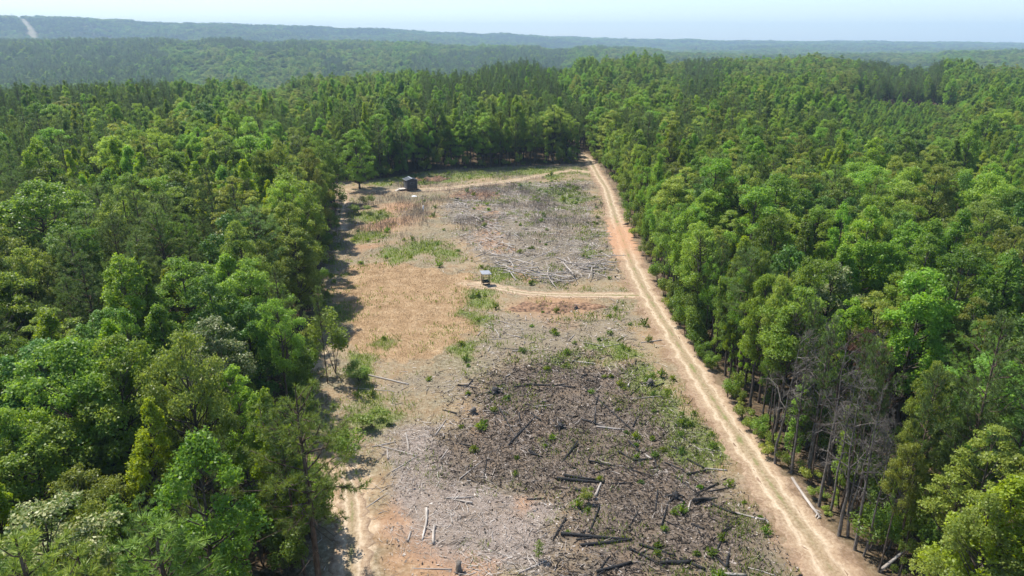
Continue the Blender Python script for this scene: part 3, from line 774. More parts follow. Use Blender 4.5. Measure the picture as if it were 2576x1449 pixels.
# named trees of the woods beside the tan field
B(806, 1490, 'p4', 13.2, "broad open pine standing beside the sandy track in front", 1.0)
B(768, 1452, 'p2', 11.5, "slender second pine standing right behind the broad front pine", 0.8)
T(325, 1005, 'l0', 12.0, "small lime sweetgum glowing against dark oaks near the front pine", 0.85)
T(682, 985, 'l0', 11.5, "lime sweetgum with stacked tiers between oaks and the broad front pine", 0.8)
T(365, 1330, 'p3', 12.5, "bushy young pine with upright candles in the bottom corner woods", 1.3)
T(60, 1290, 'f0', 11.5, "cream tasselled tree in the nearest corner of the woods", 1.1)
T(525, 795, 'f0', 12, "cream tasselled tree in front of the big ragged pine", 1.0)
T(175, 1385, 'p3', 11, "young pine peeking in under the cream tasselled corner tree", 1.0)
T(640, 520, 'p2', 14.5, "big ragged grey-green pine overlooking the shaded track", 1.35)
T(170, 590, 'p0', 14, "dark pine standing before the lime sweetgums deep in the woods", 1.1)
T(245, 470, 'p0', 14, "large dark pine behind a row of yellow-green crowns", 1.3)
T(340, 575, 'p1', 13.5, "dark pine beside a glossy magnolia in the field-side woods", 1.2)
T(245, 300, 'l1', 14, "tall lime sweetgum rising over dark pines far back", 1.25)
T(60, 475, 'l1', 13, "lime sweetgum at the outer rim of the woods above the dark pines", 1.2)
T(140, 470, 'g0', 13, None, 1.1)
T(720, 400, 'l1', 12.5, "yellow-green sweetgum next to the forest edge before the lone tree", 0.9)
T(640, 345, 'g0', 13.5, "tall bright sweetgum behind the yellow-green one near the forest edge", 1.2)
T(570, 420, 'g1', 13, None, 1.2)
T(490, 405, 'l1', 13, None, 1.1)
T(740, 340, 'o4', 13, None, 1.2)
T(255, 780, 'm0', 11.5, "round glossy magnolia in the middle of the field-side woods", 1.05)
T(90, 855, 'm0', 12, "round glossy magnolia near the outer rim of the woods", 1.2)
T(385, 400, 'm0', 12, "silvery magnolia crown between pines and sweetgums far back", 1.0)
T(110, 780, 'l1', 12, "yellow-green sweetgum above the glossy magnolia crown", 1.0)
T(40, 690, 'l0', 12, "lime sweetgum at the very rim of the field-side woods", 1.0)
T(560, 640, 'g0', 12.5, None, 1.0)
T(450, 650, 'o0', 12.5, None, 1.15)
T(550, 420, 'g1', 13, None)
T(700, 680, 'p1', 12.5, "thin grey-green pine overhanging the shaded track", 0.9)
B(825, 965, 'p2', 9.6, "slim lone pine with a bare stem at the corner of the dry grass", 0.5)
B(845, 940, 's1', 6.2, "tall leafy sapling leaning over the dry grass corner beside a slim pine", 1.0)
B(905, 475, 'i0', 12.6, "lone round-crowned tree on the sandy track next to the black cabin", 1.0)
T(775, 545, 'd0', 9, "spindly sparse dead tree at the shaded forest edge", 0.6)
# roadside woods
B(2110, 1350, 'd2', 11, "tall grey dead trunk with a twiggy top beside the road", 1.0)
B(2150, 1385, 'd0', 11.5, "bare dead tree right behind the grey roadside trunk", 0.8)
B(2172, 1400, 'd2', 9.5, "thin dead stem paired with the bare tree beside the road", 0.7)
B(2210, 1440, 'e2', 9, "dark slim roadside oak nearest to the camera", 0.6)
B(2060, 1275, 'd0', 12, "pale slim dead trunk next to the peeled log beside the road", 0.8)
B(1990, 1180, 'v0', 7.5, "short vine-covered tree at the bend of the road edge", 1.1)
B(2035, 1190, 'd0', 12.5, "dead tree with a dark straight bole behind the vine-covered tree", 0.9)
B(1945, 1110, 'e0', 13, "oak with two tone bark where the road edge widens", 0.9)
B(1975, 1125, 'd1', 12, "brown twiggy dead tree where the road edge widens", 0.8)
B(1885, 1040, 'e1', 12.5, None, 0.8)
B(1850, 982, 'p2', 13.5, "thick-stemmed pine with a straight dark bole midway along the road", 0.95)
B(1800, 880, 'v0', 8, "leafy vine column beside the road", 1.0)
B(1752, 860, 'e0', 13, None, 0.9)
B(1720, 800, 'e1', 12.5, None, 0.9)
B(1690, 770, 'e0', 12.5, None, 0.9)
T(2150, 850, 'd1', 11.5, "brown dead tree with a haze of bare twigs among green roadside oaks", 1.15)
T(2215, 840, 'b0', 10.5, "russet dead pine next to the brown twiggy one", 1.0)
T(2090, 830, 'd0', 11, "bare grey dead tree in front of the brown twiggy trees", 1.0)
T(2040, 880, 'd0', 10, "pale forked dead tree near the roadside boles", 0.9)
T(2235, 930, 'd1', 10, "second brown twiggy tree between the russet pine and the road", 1.0)
T(2190, 1060, 'd2', 8.5, "low grey thicket tree below the russet dead pine", 1.1)
T(2000, 830, 'd2', 11, "dead grey tree tangled in front of the thick-stemmed roadside pine", 1.0)
T(1700, 420, 'd0', 11, "pale bare snag standing out of the green roadside woods", 0.8)
T(1720, 225, 'd0', 13, "thin white snag far out on the wooded rise", 0.8)
T(1800, 480, 'g2', 13.5, "large fresh green tree leaning over the road woods edge", 1.3)
T(1890, 600, 'l1', 12, "pale yellow-green tree with loose crown above roadside boles", 1.0)
T(2110, 660, 'f0', 12.5, "pale yellow tasselled tree in the middle of the roadside woods", 1.1)
T(2300, 560, 'g2', 13.5, "tall silvery green poplar crown deep in the roadside woods", 1.2)
T(2290, 330, 'm0', 14, "round dark crown standing clear of the roadside woods", 1.3)
T(1680, 215, 'o0', 15, "big round dark oak beyond the end of the road", 1.5)
T(2500, 830, 'p4', 12, "yellow-green pine at the rim of the roadside woods", 0.9)
T(2380, 940, 'p3', 11, None, 1.2)
T(2470, 1060, 'o6', 12, "broad olive crown filling the near corner of the roadside woods", 0.85)
T(2520, 1245, 'o2', 10.5, "olive crown below the broad one in the near roadside corner", 0.8)
T(2540, 1190, 'l1', 11.5, "golden-green crown at the near rim of roadside woods", 1.1)
T(2540, 640, 'g2', 13, None, 1.1)
T(2430, 430, 'g0', 14, None, 1.2)
T(2540, 240, 'p1', 16, "tall dark pine standing over the far rim of roadside woods", 1.3)

KEY = np.array([(t[0], t[1], LIB[t[2]]['R'] * t[3] * (2.3 if t[2] in ('d0', 'd1', 'd2', 'b0') and t[0] > 15 and t[1] < 80 else 1)) for t in trees])
# filling: woods close by
def in_view(x, y, m=3.0):
    az = np.degrees(np.arctan2(x, y)); return np.abs(az) < 36.5 + m
cand = []
S = 3.15
xs = np.arange(-190, 190, S); ys = np.arange(9, 235, S * 0.88)
for j, yv in enumerate(ys):
    for xv in xs + (j % 2) * S * 0.5:
        cand.append((xv, yv))
cand = np.array(cand) + rng.normal(size=(len(cand), 2)) * 0.75
sd = poly_sd(CLEAR, cand[:, 0], cand[:, 1])
ok = (sd < -0.9) & (np.hypot(cand[:, 0], cand[:, 1]) < 225) & (np.abs(np.degrees(np.arctan2(cand[:, 0], cand[:, 1]))) < 52)
# a strip of forest bare under the taller growth of the road corridor
cand = cand[ok]; sd = sd[ok]
pn = fbm(cand[:, 0] / 19, cand[:, 1] / 19, 201, 3)
gn = fbm(cand[:, 0] / 11, cand[:, 1] / 11, 301, 3)
for (x, y), s_, p_, g_ in zip(cand, sd, pn, gn):
    dk = np.hypot(KEY[:, 0] - x, KEY[:, 1] - y)
    if (dk < 1.3 + KEY[:, 2] * 0.45).any(): continue
    if 19 < x < 24.5 and 35 < y < 48: continue
    right = x > 15; back = y > 150 and -45 < x < 22
    u = rng.random()
    az = math.degrees(math.atan2(x, y)); r = math.hypot(x, y)
    pth = 0.59 if right else (0.52 if r > 60 else 0.62)
    if back: pth = 0.44
    if p_ > pth and u < 0.75: key = rng.choice(['p0', 'p1', 'p3', 'p0', 'p2'])
    else:
        if g_ > (0.56 if right else 0.52): key = rng.choice(['g0', 'g1', 'g2', 'g3', 'g4', 'l0', 'l1', 'l2', 'o4'] if not right else ['g0', 'g2', 'g3', 'g1', 'g4', 'o4', 'l1', 'l2', 'o6'])
        elif g_ > 0.46: key = rng.choice(['o4', 'o2', 'g2', 'o5', 'o6', 'g4', 'g3'])
        else: key = rng.choice(['o0', 'o1', 'o2', 'o3', 'o4', 'o5', 'o6', 'm0'])
    h = float(np.clip(rng.normal(12.3, 2.0), 7.5, 17))
    if not right and r < 70: h -= 1.4
    if right and r > 110 and az > 20: h -= 1.5
    edge = s_ > -3.2
    if edge and right and y < 140: key = rng.choice(['e0', 'e1', 'e2', 'p2'] if y < 52 else ['e0', 'e1', 'g1', 'o4', 'e2', 'p1', 'o5', 'g3']); h = rng.normal(12.0, 1.4) if key != 'v0' else 9
    if edge and back:
        key = rng.choice(['p1', 'e0', 'e1', 'v0', 'p0', 'o0']); h = rng.normal(12.8, 1.0) if key != 'v0' else 9
    if edge and not right and not back: key = rng.choice(['o0', 'o4', 'e0', 'p1', 'o2', 'e1', 'g1'])
    s = h / LIB[key]['H']
    trees.append((x, y, key, s * rng.uniform(0.66, 1.1), s, None, bool(back and s_ > -4)))
# a close row of slim stems and vine columns right on the road edge
yy_ = 33.0
while yy_ < 185:
    bxr = np.interp(yy_, [30, 36.5, 45, 58, 75, 92, 112, 135, 155, 185], [22.2, 21.2, 20.2, 19.4, 18.9, 19.3, 20.6, 22.0, 23.0, 23.2])
    key = rng.choice(['e2', 'v0', 'g3', 'e0', 'e1', 'l2', 'p1', 'o5'] if yy_ > 50 else ['e2', 'v0', 'e2', 'e1'])
    h = rng.uniform(8, 12.5) if key != 'v0' else rng.uniform(4, 9)
    s = h / LIB[key]['H']; x = bxr + rng.uniform(0.7, 2.2)
    if (np.hypot(KEY[:, 0] - x, KEY[:, 1] - yy_) > 0.9).all() and not (36 < yy_ < 48 and key != 'v0'):
        trees.append((x, yy_, key, s * rng.uniform(0.55, 0.85), s, None, False))
    yy_ += rng.uniform(1.2, 2.2)
for i in range(34):
    y = rng.uniform(33, 66); bxr = np.interp(y, [30, 36.5, 45, 58, 75], [22.2, 21.2, 20.2, 19.4, 18.9]); x = bxr + rng.uniform(0.4, 3.6)
    key = rng.choice(['p2', 'e2', 'p2', 'e0']); h = rng.uniform(10, 13.5); s = h / LIB[key]['H']
    if 36 < y < 49 and key != 'p2': key = 'd0' if rng.random() < 0.35 else 'v0'; h = h if key == 'd0' else rng.uniform(4, 8); s = h / LIB[key]['H']
    if (np.hypot(KEY[:, 0] - x, KEY[:, 1] - y) > 0.8).all(): trees.append((x, y, key, s * rng.uniform(0.45, 0.65), s, None, False))
for i in range(26):
    x, y = rng.uniform(22, 27), rng.uniform(33, 52); s = rng.uniform(0.6, 1.3)
    trees.append((x, y, rng.choice(['s0', 's1', 's1']), s, s, None, False))
# shrubs along the edges
for pts, n_, off in ((CLEAR[2:9], 90, 0), (CLEAR[23:33], 150, 0), (CLEAR[13:18], 60, 0)):
    for i in range(n_):
        k = rng.integers(0, len(pts) - 1); f = rng.random()
        x = pts[k][0] * (1 - f) + pts[k + 1][0] * f + rng.normal() * 0.9; y = pts[k][1] * (1 - f) + pts[k + 1][1] * f + rng.normal() * 0.9
        if poly_sd(CLEAR, np.array([x]), np.array([y]))[0] > 0.5: continue
        s = rng.uniform(0.45, 1.25) if not (x > 15 and y < 64) else rng.uniform(0.35, 0.75)
        trees.append((x, y, rng.choice(['s0', 's1', 's2'] if not (x > 15 and y < 64) else ['s0', 's2']), s, s, None, False))

# choose the individuals: the largest in the picture of each kind
def fam(k):
    return {'p': 'pine', 'd': 'dead', 'b': 'dead', 's': 'shrub'}.get(k[0], 'hardwood')
idx = []
CAP = {'hardwood': 300, 'pine': 220, 'dead': 60, 'shrub': 190}
score = []
for i, t in enumerate(trees):
    az = math.degrees(math.atan2(t[0], t[1])); d = math.hypot(t[0], t[1])
    vis = abs(az) < (35.5 if d > 60 else 44) and t[1] > 14
    sc_ = 1 / d * (2.2 if t[6] else 1) * (3 if t[5] else 1)
    score.append(sc_ if vis else -1)
order = sorted(range(len(trees)), key=lambda i: -score[i])
cnt = {}
single = set()
for i in order:
    if score[i] < 0: break
    f = fam(trees[i][2])
    if cnt.get(f, 0) < CAP[f]: cnt[f] = cnt.get(f, 0) + 1; single.add(i)

# ------------------------------------------------------------------ words that single things out
MARKS = [("the black hunting cabin", -22, 147), ("the lone round-crowned tree", -33, 149), ("the small roofed feeder", -3.4, 85), ("the dry grass field", -14, 78),
         ("the broad front pine", -11, 32), ("the slim lone pine", -17, 57), ("the grey brush pile", 3, 92), ("the dead twiggy trees", 29, 52),
         ("the grey roadside trunk", 21, 36.6), ("the bird on the road", 17, 117), ("the road's vanishing end", 21, 195), ("the thick roadside pine", 19, 56),
         ("the glossy magnolia", -33, 52), ("the big ragged pine", -31, 77), ("the corner tasselled tree", -20, 24), ("the lime sweetgums", -60, 105),
         ("the silvery poplar crown", 50, 85), ("the white pipe", -17, 124), ("the red clay pit", 5, 78), ("the burnt log field", 6, 44), ("the round dark crown", 110, 175),
         ("the pale clay corner", -5, 34), ("the pale tasselled tree", 34, 72), ("the bottom roadside corner", 28, 28), ("the power-line side woods", -110, 150), ("the peeled verge log", 21, 41), ("the vine-covered tree", 20.8, 46), ("the fat charred chunk", 12, 41), ("the windrow", -9, 125), ("the smaller clay heap", 9, 77),
         ("the far green strip", 0, 170), ("the earth heap", -17, 160), ("the long white log", -14, 58), ("the crossed charred logs", 5, 42), ("the yellow-green rim tree", 33, 24), ("the tall far pine", 120, 170), ("the shaded track", -30, 118), ("the pale bare snag", 33, 110)]
used = {}
def near_words(x, y, k=0):
    d = sorted((math.hypot(x - a, (y - b) * 0.8), n, a, b) for n, a, b in MARKS)
    dist, n, a, b = d[k]
    if dist < 2.5: rel = "right beside"
    else:
        dx, dy = x - a, y - b
        far = "well " if dist > 12 else ""
        if abs(dy) > abs(dx): rel = far + ("beyond" if dy > 0 else "before")
        else: rel = far + ("roadward of" if (dx > 0) == (a < 18) else "woodward of")
    return rel + " " + n
def uniq(head, x, y):
    """head says what it is; the nearest landmarks say which one"""
    tries = [f"{head} {near_words(x, y, k)}" for k in range(4)]
    for i in range(3):
        for j in range(i + 1, 4): tries.append(f"{head} {near_words(x, y, i)}, {near_words(x, y, j)}")
    ok_ = [t for t in tries if len(t.split()) <= 16]
    for t in ok_:
        if t not in used: used[t] = 1; return t
    return (ok_ or [head])[0]

SIZE = lambda s: "small" if s < 0.85 else ("tall" if s > 1.12 else "mid-sized")
GROUPS = {'hardwood': "broadleaf trees of the near woods", 'pine': "pines of the near woods", 'dead': "dead trees among the woods", 'shrub': "shrubs along the woods edge"}
def place_tree(i):
    x, y, key, s, zs, lab, _k = trees[i]
    L = LIB[key]
    o = bpy.data.objects.new(L['name'], None); col.objects.link(o)
    o.empty_display_size = 0.5
    o.location = (x, y, gz1(x, y)); o.rotation_euler = (rng.normal() * 0.02, rng.normal() * 0.02, rng.random() * 6.283)
    o.scale = (s, s, zs)
    sub = 'shrub' if key[0] == 's' else 'tree'
    names = ('stem', 'foliage') if key[0] == 's' else (('trunk', 'branches') if key[0] in 'db' else ('trunk', 'crown'))
    for nm, me in zip(names, (L['tk'], L['cr'])):
        c = bpy.data.objects.new(nm, me); col.objects.link(c); c.parent = o
    f = fam(key)
    if not lab:
        w = L['what']
        d = float(poly_sd(CLEAR, np.array([x]), np.array([y]))[0])
        row = "at the edge" if d > -3.5 else ("behind the edge" if d > -9 else "deep inside")
        lab = uniq(f"{SIZE(zs)} {w} {row}", x, y)
    else: used[lab] = 1
    tag(o, lab, {'hardwood': 'tree', 'pine': 'pine tree', 'dead': 'dead tree', 'shrub': 'shrub'}[f], GROUPS[f])
for i in order:
    if i in single: place_tree(i)

# ------------------------------------------------------------------ the rest of the forest, one mass
fp = [(t[0], t[1], t[2], t[3], t[4]) for i, t in enumerate(trees) if i not in single]
pts = []
r = 225.0
while r < 7000:
    s = max(3.5, r * 0.0085) if r < 1500 else 12.75 + (r - 1500) * 0.003
    na = int(R_(92 if r < 900 else 80) * r / s)
    a = np.linspace(-R_(46 if r < 900 else 40), R_(46 if r < 900 else 40), na) + rng.normal(size=na) * s * 0.5 / r
    rv = r + rng.normal(size=na) * s * 0.6
    pts.append(np.column_stack([rv * np.sin(a), rv * np.cos(a), np.full(na, s)]))
    r += s * 0.95
pts = np.concatenate(pts)
fx, fy, fs = pts.T
fw, cw = field_w(fx, fy)
inr = poly_sd(CLEAR, fx, fy) > -1.5
keep = (fw < 0.3) & (cw < 0.3) & ~inr & (np.hypot(fx, fy) < np.interp(np.degrees(np.arctan2(fx, fy)), RIDGE_A, RIDGE_D) + 350)
fx, fy, fs = fx[keep], fy[keep], fs[keep]
fr = np.hypot(fx, fy); faz = np.degrees(np.arctan2(fx, fy))
pnz = fbm(fx / np.clip(fr * 0.16, 25, 260), fy / np.clip(fr * 0.22, 30, 340), 401, 3)
gnz = fbm(fx / np.clip(fr * 0.07, 31, 170), fy / np.clip(fr * 0.09, 31, 220), 402, 3)
FAR = ['p0', 'p1', 'g0', 'g2', 'o0', 'o1', 'o2', 'o4', 'm0', 'l1', 'o3', 'g1']
uu = rng.random(len(fx))
pth = np.where(faz > 4, 0.66, 0.54) + np.where(fr > 900, -0.04, 0)
fk = np.where((pnz > pth) & (uu < 0.72), np.where(uu < 0.45, 'p0', 'p1'),
     np.where(gnz > 0.6, np.where(uu < 0.3, 'g0', np.where(uu < 0.75, 'g2', np.where(uu < 0.85, 'l1', 'g1'))),
     np.where(uu < 0.15, 'o5', np.where(uu < 0.35, 'o2', np.where(uu < 0.55, 'o4', np.where(uu < 0.7, 'o6', np.where(uu < 0.82, 'g4', np.where(uu < 0.93, 'g3', 'm0'))))))))
sxy = fs / 4.1 * rng.uniform(0.85, 1.2, len(fx))
stand = 0.76 + 0.36 * sstep(0.45, 0.55, fbm(fx / np.clip(fr * 0.08, 30, 200), fy / np.clip(fr * 0.10, 40, 260), 403, 3))
szz = stand * np.clip(sxy, 0.9, 1.3) * rng.uniform(0.68, 1.15, len(fx))
AX = np.concatenate([fx, [t[0] for t in fp]]); AY = np.concatenate([fy, [t[1] for t in fp]])
AK = np.concatenate([fk, [t[2] for t in fp]]); AS = np.concatenate([sxy, [t[3] for t in fp]]); AZs = np.concatenate([szz, [t[4] for t in fp]])
_az = np.degrees(np.arctan2(AX, AY)); _r = np.hypot(AX, AY)
yng = sstep(24.0, 27.0, _az) * sstep(34.0, 31.5, _az) * sstep(150, 212, _r) * sstep(362, 355, _r)
AZs = AZs * (1 - yng) + np.minimum(AZs, 0.40) * yng
AS = AS * (1 - yng) + np.minimum(AS, 0.62) * yng
AK = np.where((yng > 0.3) & np.isin(AK, ['p0', 'p1', 'p2', 'p3']), 'g1', AK)
print("forest mass points", len(AX), "singles", len(single), cnt)

def forest_mass(name, label, keys, sel):
    me = bpy.data.meshes.new(name)
    V = np.column_stack([AX[sel], AY[sel], gz(AX[sel], AY[sel]) - 0.1])
    me.vertices.add(len(V)); me.vertices.foreach_set("co", V.astype(np.float32).ravel())
    ks = AK[sel]
    a = me.attributes.new("kind_index", 'INT', 'POINT'); a.data.foreach_set("value", np.array([keys.index(k) for k in ks], np.int32))
    a = me.attributes.new("turn", 'FLOAT_VECTOR', 'POINT'); tv = np.zeros((len(V), 3)); tv[:, 2] = rng.random(len(V)) * 6.283; a.data.foreach_set("vector", tv.astype(np.float32).ravel())
    a = me.attributes.new("size", 'FLOAT_VECTOR', 'POINT'); a.data.foreach_set("vector", np.column_stack([AS[sel], AS[sel], AZs[sel]]).astype(np.float32).ravel())
    o = tag(obj(name, me), label, 'forest', None, 'stuff')
    ng = bpy.data.node_groups.new(name, 'GeometryNodeTree')
    ng.interface.new_socket("Geometry", in_out='INPUT', socket_type='NodeSocketGeometry')
    ng.interface.new_socket("Geometry", in_out='OUTPUT', socket_type='NodeSocketGeometry')
    nd = ng.nodes; lk = ng.links
    gi = nd.new("NodeGroupInput"); go = nd.new("NodeGroupOutput"); jn = nd.new("GeometryNodeJoinGeometry")
    def attr(nm, dt):
        n = nd.new("GeometryNodeInputNamedAttribute"); n.data_type = dt; n.inputs[0].default_value = nm
        return [s for s in n.outputs if s.enabled and s.name == "Attribute"][0]
    ka, ta, sa = attr("kind_index", 'INT'), attr("turn", 'FLOAT_VECTOR'), attr("size", 'FLOAT_VECTOR')
    for i, k in enumerate(keys):
        if not (ks == k).any(): continue
        # the pattern tree is itself one tree of the mass, standing at its own place
        j = np.where(ks == k)[0][0]
        parts = [LIB[k]['cr'], LIB[k]['tk']]
        cmp = nd.new("FunctionNodeCompare"); cmp.data_type = 'INT'; cmp.operation = 'EQUAL'
        lk.new(ka, cmp.inputs["A"] if cmp.inputs["A"].enabled else cmp.inputs[2]); cmp.inputs[3].default_value = i
        for pi, pm in enumerate(parts):
            src = obj(("crown", "trunk")[pi], pm, o, tuple(V[j]), float(tv[j, 2]), (AS[sel][j], AS[sel][j], AZs[sel][j]))
            oi = nd.new("GeometryNodeObjectInfo"); oi.inputs["Object"].default_value = src; oi.transform_space = 'ORIGINAL'
            ip = nd.new("GeometryNodeInstanceOnPoints")
            lk.new(gi.outputs[0], ip.inputs["Points"]); lk.new(cmp.outputs[0], ip.inputs["Selection"])
            lk.new(oi.outputs["Geometry"], ip.inputs["Instance"])
            e2r = nd.new("FunctionNodeEulerToRotation"); lk.new(ta, e2r.inputs[0]); lk.new(e2r.outputs[0], ip.inputs["Rotation"])
            lk.new(sa, ip.inputs["Scale"])
            lk.new(ip.outputs[0], jn.inputs[0])
    lk.new(jn.outputs[0], go.inputs[0])
    md = o.modifiers.new("trees", 'NODES'); md.node_group = ng
    return o
allk = sorted(set(AK))
forest_mass("forest", "endless green mixed forest rolling from the clearing to the far ridges", allk, np.ones(len(AX), bool))


# ------------------------------------------------------------------ slash, chips, grass on the clearing
def scatter(n, x0, x1, y0, y1, seed):
    rg = np.random.default_rng(seed)
    # closer places get more tries, so that the near ground is as full as it looks
    u = rg.random(n)
    y = y0 * (y1 / y0) ** u
    return rg.uniform(x0, x1, n), y, rg

def inside(x, y, m=0.3):
    rw = np.interp(y, [p[1] for p in ROAD], ROAD_W)
    return (poly_sd(CLEAR, x, y) > m) & (line_d(ROAD, x, y) > rw + 0.2)

def sticks(name, label, n, dens, seed, L0, L1, r0, r1, tone_f):
    x, y, rg = scatter(n, -40, 24, 22, 176, seed)
    k = inside(x, y); x, y = x[k], y[k]
    Z = zones(x, y)
    w = dens(Z, x, y)
    k = rg.random(len(x)) < w; x, y = x[k], y[k]; Z = {a: b[k] for a, b in Z.items()}
    m = len(x)
    far = np.clip(y / 70, 0.7, 1.6)
    L = (L0 + (L1 - L0) * rg.random(m) ** 3.0) * far; r = (r0 + (r1 - r0) * rg.random(m) ** 2) * np.clip(y / 60, 0.8, 1.5)
    a = (fbm(x / 2.6, y / 3.4, seed + 70, 3) * 14.0 + rg.normal(size=m) * 0.55) % 6.283; tilt = np.abs(rg.normal(size=m)) * 0.13
    d = np.stack([np.cos(a) * np.cos(tilt), np.sin(a) * np.cos(tilt), np.sin(tilt)], 1)
    nrm = np.stack([-np.sin(a), np.cos(a), np.zeros(m)], 1)
    C = np.stack([x, y, gz(x, y) + r * 0.9 + np.abs(rg.normal(size=m)) * 0.05], 1)
    A = C - d * (L * 0.5)[:, None]; Bv = C + d * (L * 0.5)[:, None]; A[:, 2] = np.maximum(A[:, 2], gz(A[:, 0], A[:, 1]) + 0.01)
    Mv = C + nrm * (rg.normal(size=m) * 0.09 * L)[:, None]
    ring = []
    for P, q in ((A, 1.0), (Mv, 0.85), (Bv, 0.35)):
        for k3 in range(3):
            an = k3 * 2.094
            ring.append(P + (nrm * math.cos(an) + np.array([0, 0, 1]) * math.sin(an)) * (r * q)[:, None])
    V = np.stack(ring, 1).reshape(-1, 3)
    b = (np.arange(m) * 9)[:, None]
    F = []
    for s_ in (0, 3):
        for k3 in range(3):
            F.append(np.concatenate([b + s_ + k3, b + s_ + (k3 + 1) % 3, b + s_ + 3 + (k3 + 1) % 3, b + s_ + 3 + k3], 1))
    F = np.stack(F, 1).reshape(-1, 4)
    mb = MB(); mb.add(V, F, np.repeat(tone_f(Z, rg, m), 9))
    return tag(obj(name, mb.mesh(name, M['stick'])), label, None, None, 'stuff')

def d_slash(Z, x, y):
    base = 0.05 + 0.75 * Z['burn'] + 0.85 * Z['grey'] + 0.50 * Z['upper'] + 0.30 * Z['ring']
    patch = np.clip((fbm(x / 5, y / 5, 91, 3) - 0.28) * 3.2, 0.1, 1)
    return base * patch * (1 - Z['dry']) * (1 - 0.9 * Z['track'])
def t_slash(Z, rg, m):
    t = rg.normal(0.60, 0.24, m) + 0.2 * Z['upper'] + 0.12 * Z['grey']
    ch = rg.random(m) < (0.62 * Z['burn'])
    t = np.where(ch, rg.uniform(0.0, 0.3, m), t)
    return np.clip(t, 0, 1)
sticks("slash", "broken sticks and twigs strewn over the cleared ground", 170000, d_slash, 5, 0.2, 1.7, 0.010, 0.034, t_slash)
def d_char(Z, x, y):
    return np.clip((Z['burn'] - 0.15) * (0.35 + 1.1 * np.clip((fbm(x / 3, y / 3, 93, 3) - 0.35) * 3, 0, 1)), 0, 1)
sticks("charred_sticks", "short charred sticks piled through the burnt field", 62000, d_char, 15, 0.25, 1.5, 0.012, 0.05, lambda Z, rg, m: np.clip(rg.uniform(-0.05, 0.22, m), 0, 1))
def d_fine(Z, x, y):
    return np.clip(1.2 * Z['grey'] + 0.35 * Z['burn'] + 0.15 * Z['upper'], 0, 1) * (1 - 0.9 * Z['track'])
sticks("twigs", "fine pale twigs covering the grey part of the clearing", 60000, d_fine, 6, 0.2, 1.0, 0.007, 0.018, lambda Z, rg, m: np.clip(rg.normal(0.8, 0.15, m) - 0.45 * Z['burn'] * rg.random(m), 0, 1))

def chips(name, label, n, dens, seed, s0, s1, mat, tone_f):
    x, y, rg = scatter(n, -40, 24, 22, 176, seed)
    k = inside(x, y); x, y = x[k], y[k]
    Z = zones(x, y); k = rg.random(len(x)) < dens(Z, x, y); x, y = x[k], y[k]; Z = {a: b[k] for a, b in Z.items()}
    m = len(x); mb = MB()
    P = np.stack([x, y, gz(x, y) + 0.03 + rg.random(m) * 0.06], 1)
    leaf_cards(mb, P, unit(np.array([0, 0, 1.0]) + rg.normal(size=(m, 3)) * 0.5), rg.uniform(s0, s1, m) * np.clip(y / 60, 0.8, 1.6), 0.45, rg, tone_f(Z, rg, m))
    return tag(obj(name, mb.mesh(name, mat)), label, None, None, 'stuff')
chips("bark_litter", "chips of bark and charred litter on the burnt ground", 110000,
      lambda Z, x, y: np.clip(0.9 * Z['burn'] + 0.25 * Z['grey'] + 0.22 * Z['upper'] + 0.15 * Z['ring'], 0, 1) * (1 - Z['track']) * (1 - Z['dry']), 7, 0.10, 0.40, M['stick'],
      lambda Z, rg, m: np.clip(np.where(rg.random(m) < 0.55 * Z['burn'] + 0.12, rg.uniform(0, 0.3, m), rg.normal(0.56, 0.16, m) - 0.12 * Z['burn']), 0, 1))

def blades(name, label, n, dens, seed, h0, h1, w, mat, lean, y0=24, y1=178, per=4, spread=0.1):
    x, y, rg = scatter(n, -42, 24, y0, y1, seed)
    k = inside(x, y, 0.1); x, y = x[k], y[k]
    Z = zones(x, y); k = rg.random(len(x)) < dens(Z, x, y); x, y = x[k], y[k]
    tn = np.clip(rg.normal(0.45, 0.2, len(x)) + (fbm(x / 2.5, y / 2.5, 95, 3) - 0.5) * 0.9, 0, 1)
    x = np.repeat(x, per) + rg.normal(size=len(x) * per) * spread; y = np.repeat(y, per) + rg.normal(size=len(y) * per) * spread; tn = np.repeat(tn, per)
    m = len(x); far = np.clip(y / 60, 0.8, 1.6)
    h = rg.uniform(h0, h1, m); a = rg.random(m) * 6.283; la = rg.random(m) * 6.283; ll = rg.uniform(0.1, 1, m) * lean * h
    s = np.stack([np.cos(a), np.sin(a), np.zeros(m)], 1) * (w * far * rg.uniform(0.6, 1.3, m))[:, None] * 0.5
    Bp = np.stack([x, y, gz(x, y) - 0.02], 1)
    ld = np.stack([np.cos(la) * ll, np.sin(la) * ll, np.zeros(m)], 1)
    mid_ = Bp + ld * 0.35 + np.array([0, 0, 1]) * (h * 0.6)[:, None]; top = Bp + ld + np.array([0, 0, 1]) * h[:, None]
    V = np.stack([Bp - s, Bp + s, mid_ + s * 0.8, top, mid_ - s * 0.8], 1).reshape(-1, 3)
    b = (np.arange(m) * 5)[:, None]
    mb = MB(); mb.add(V, np.zeros((0, 4), int), np.repeat(np.clip(tn + rg.normal(size=m) * 0.12, 0, 1), 5))
    mb.F.append(b + np.array([[0, 1, 2, 4]])); mb.F.append(b + np.array([[4, 2, 3]]))
    return tag(obj(name, mb.mesh(name, mat)), label, None, None, 'stuff')
blades("dry_grass", "tan dry grass standing in the field by the woods", 38000, lambda Z, x, y: Z['dry'] * (0.75 + 0.25 * Z['green']), 8, 0.05, 0.20, 0.02, M['straw'], 2.2, 50, 110, 11, 0.5)
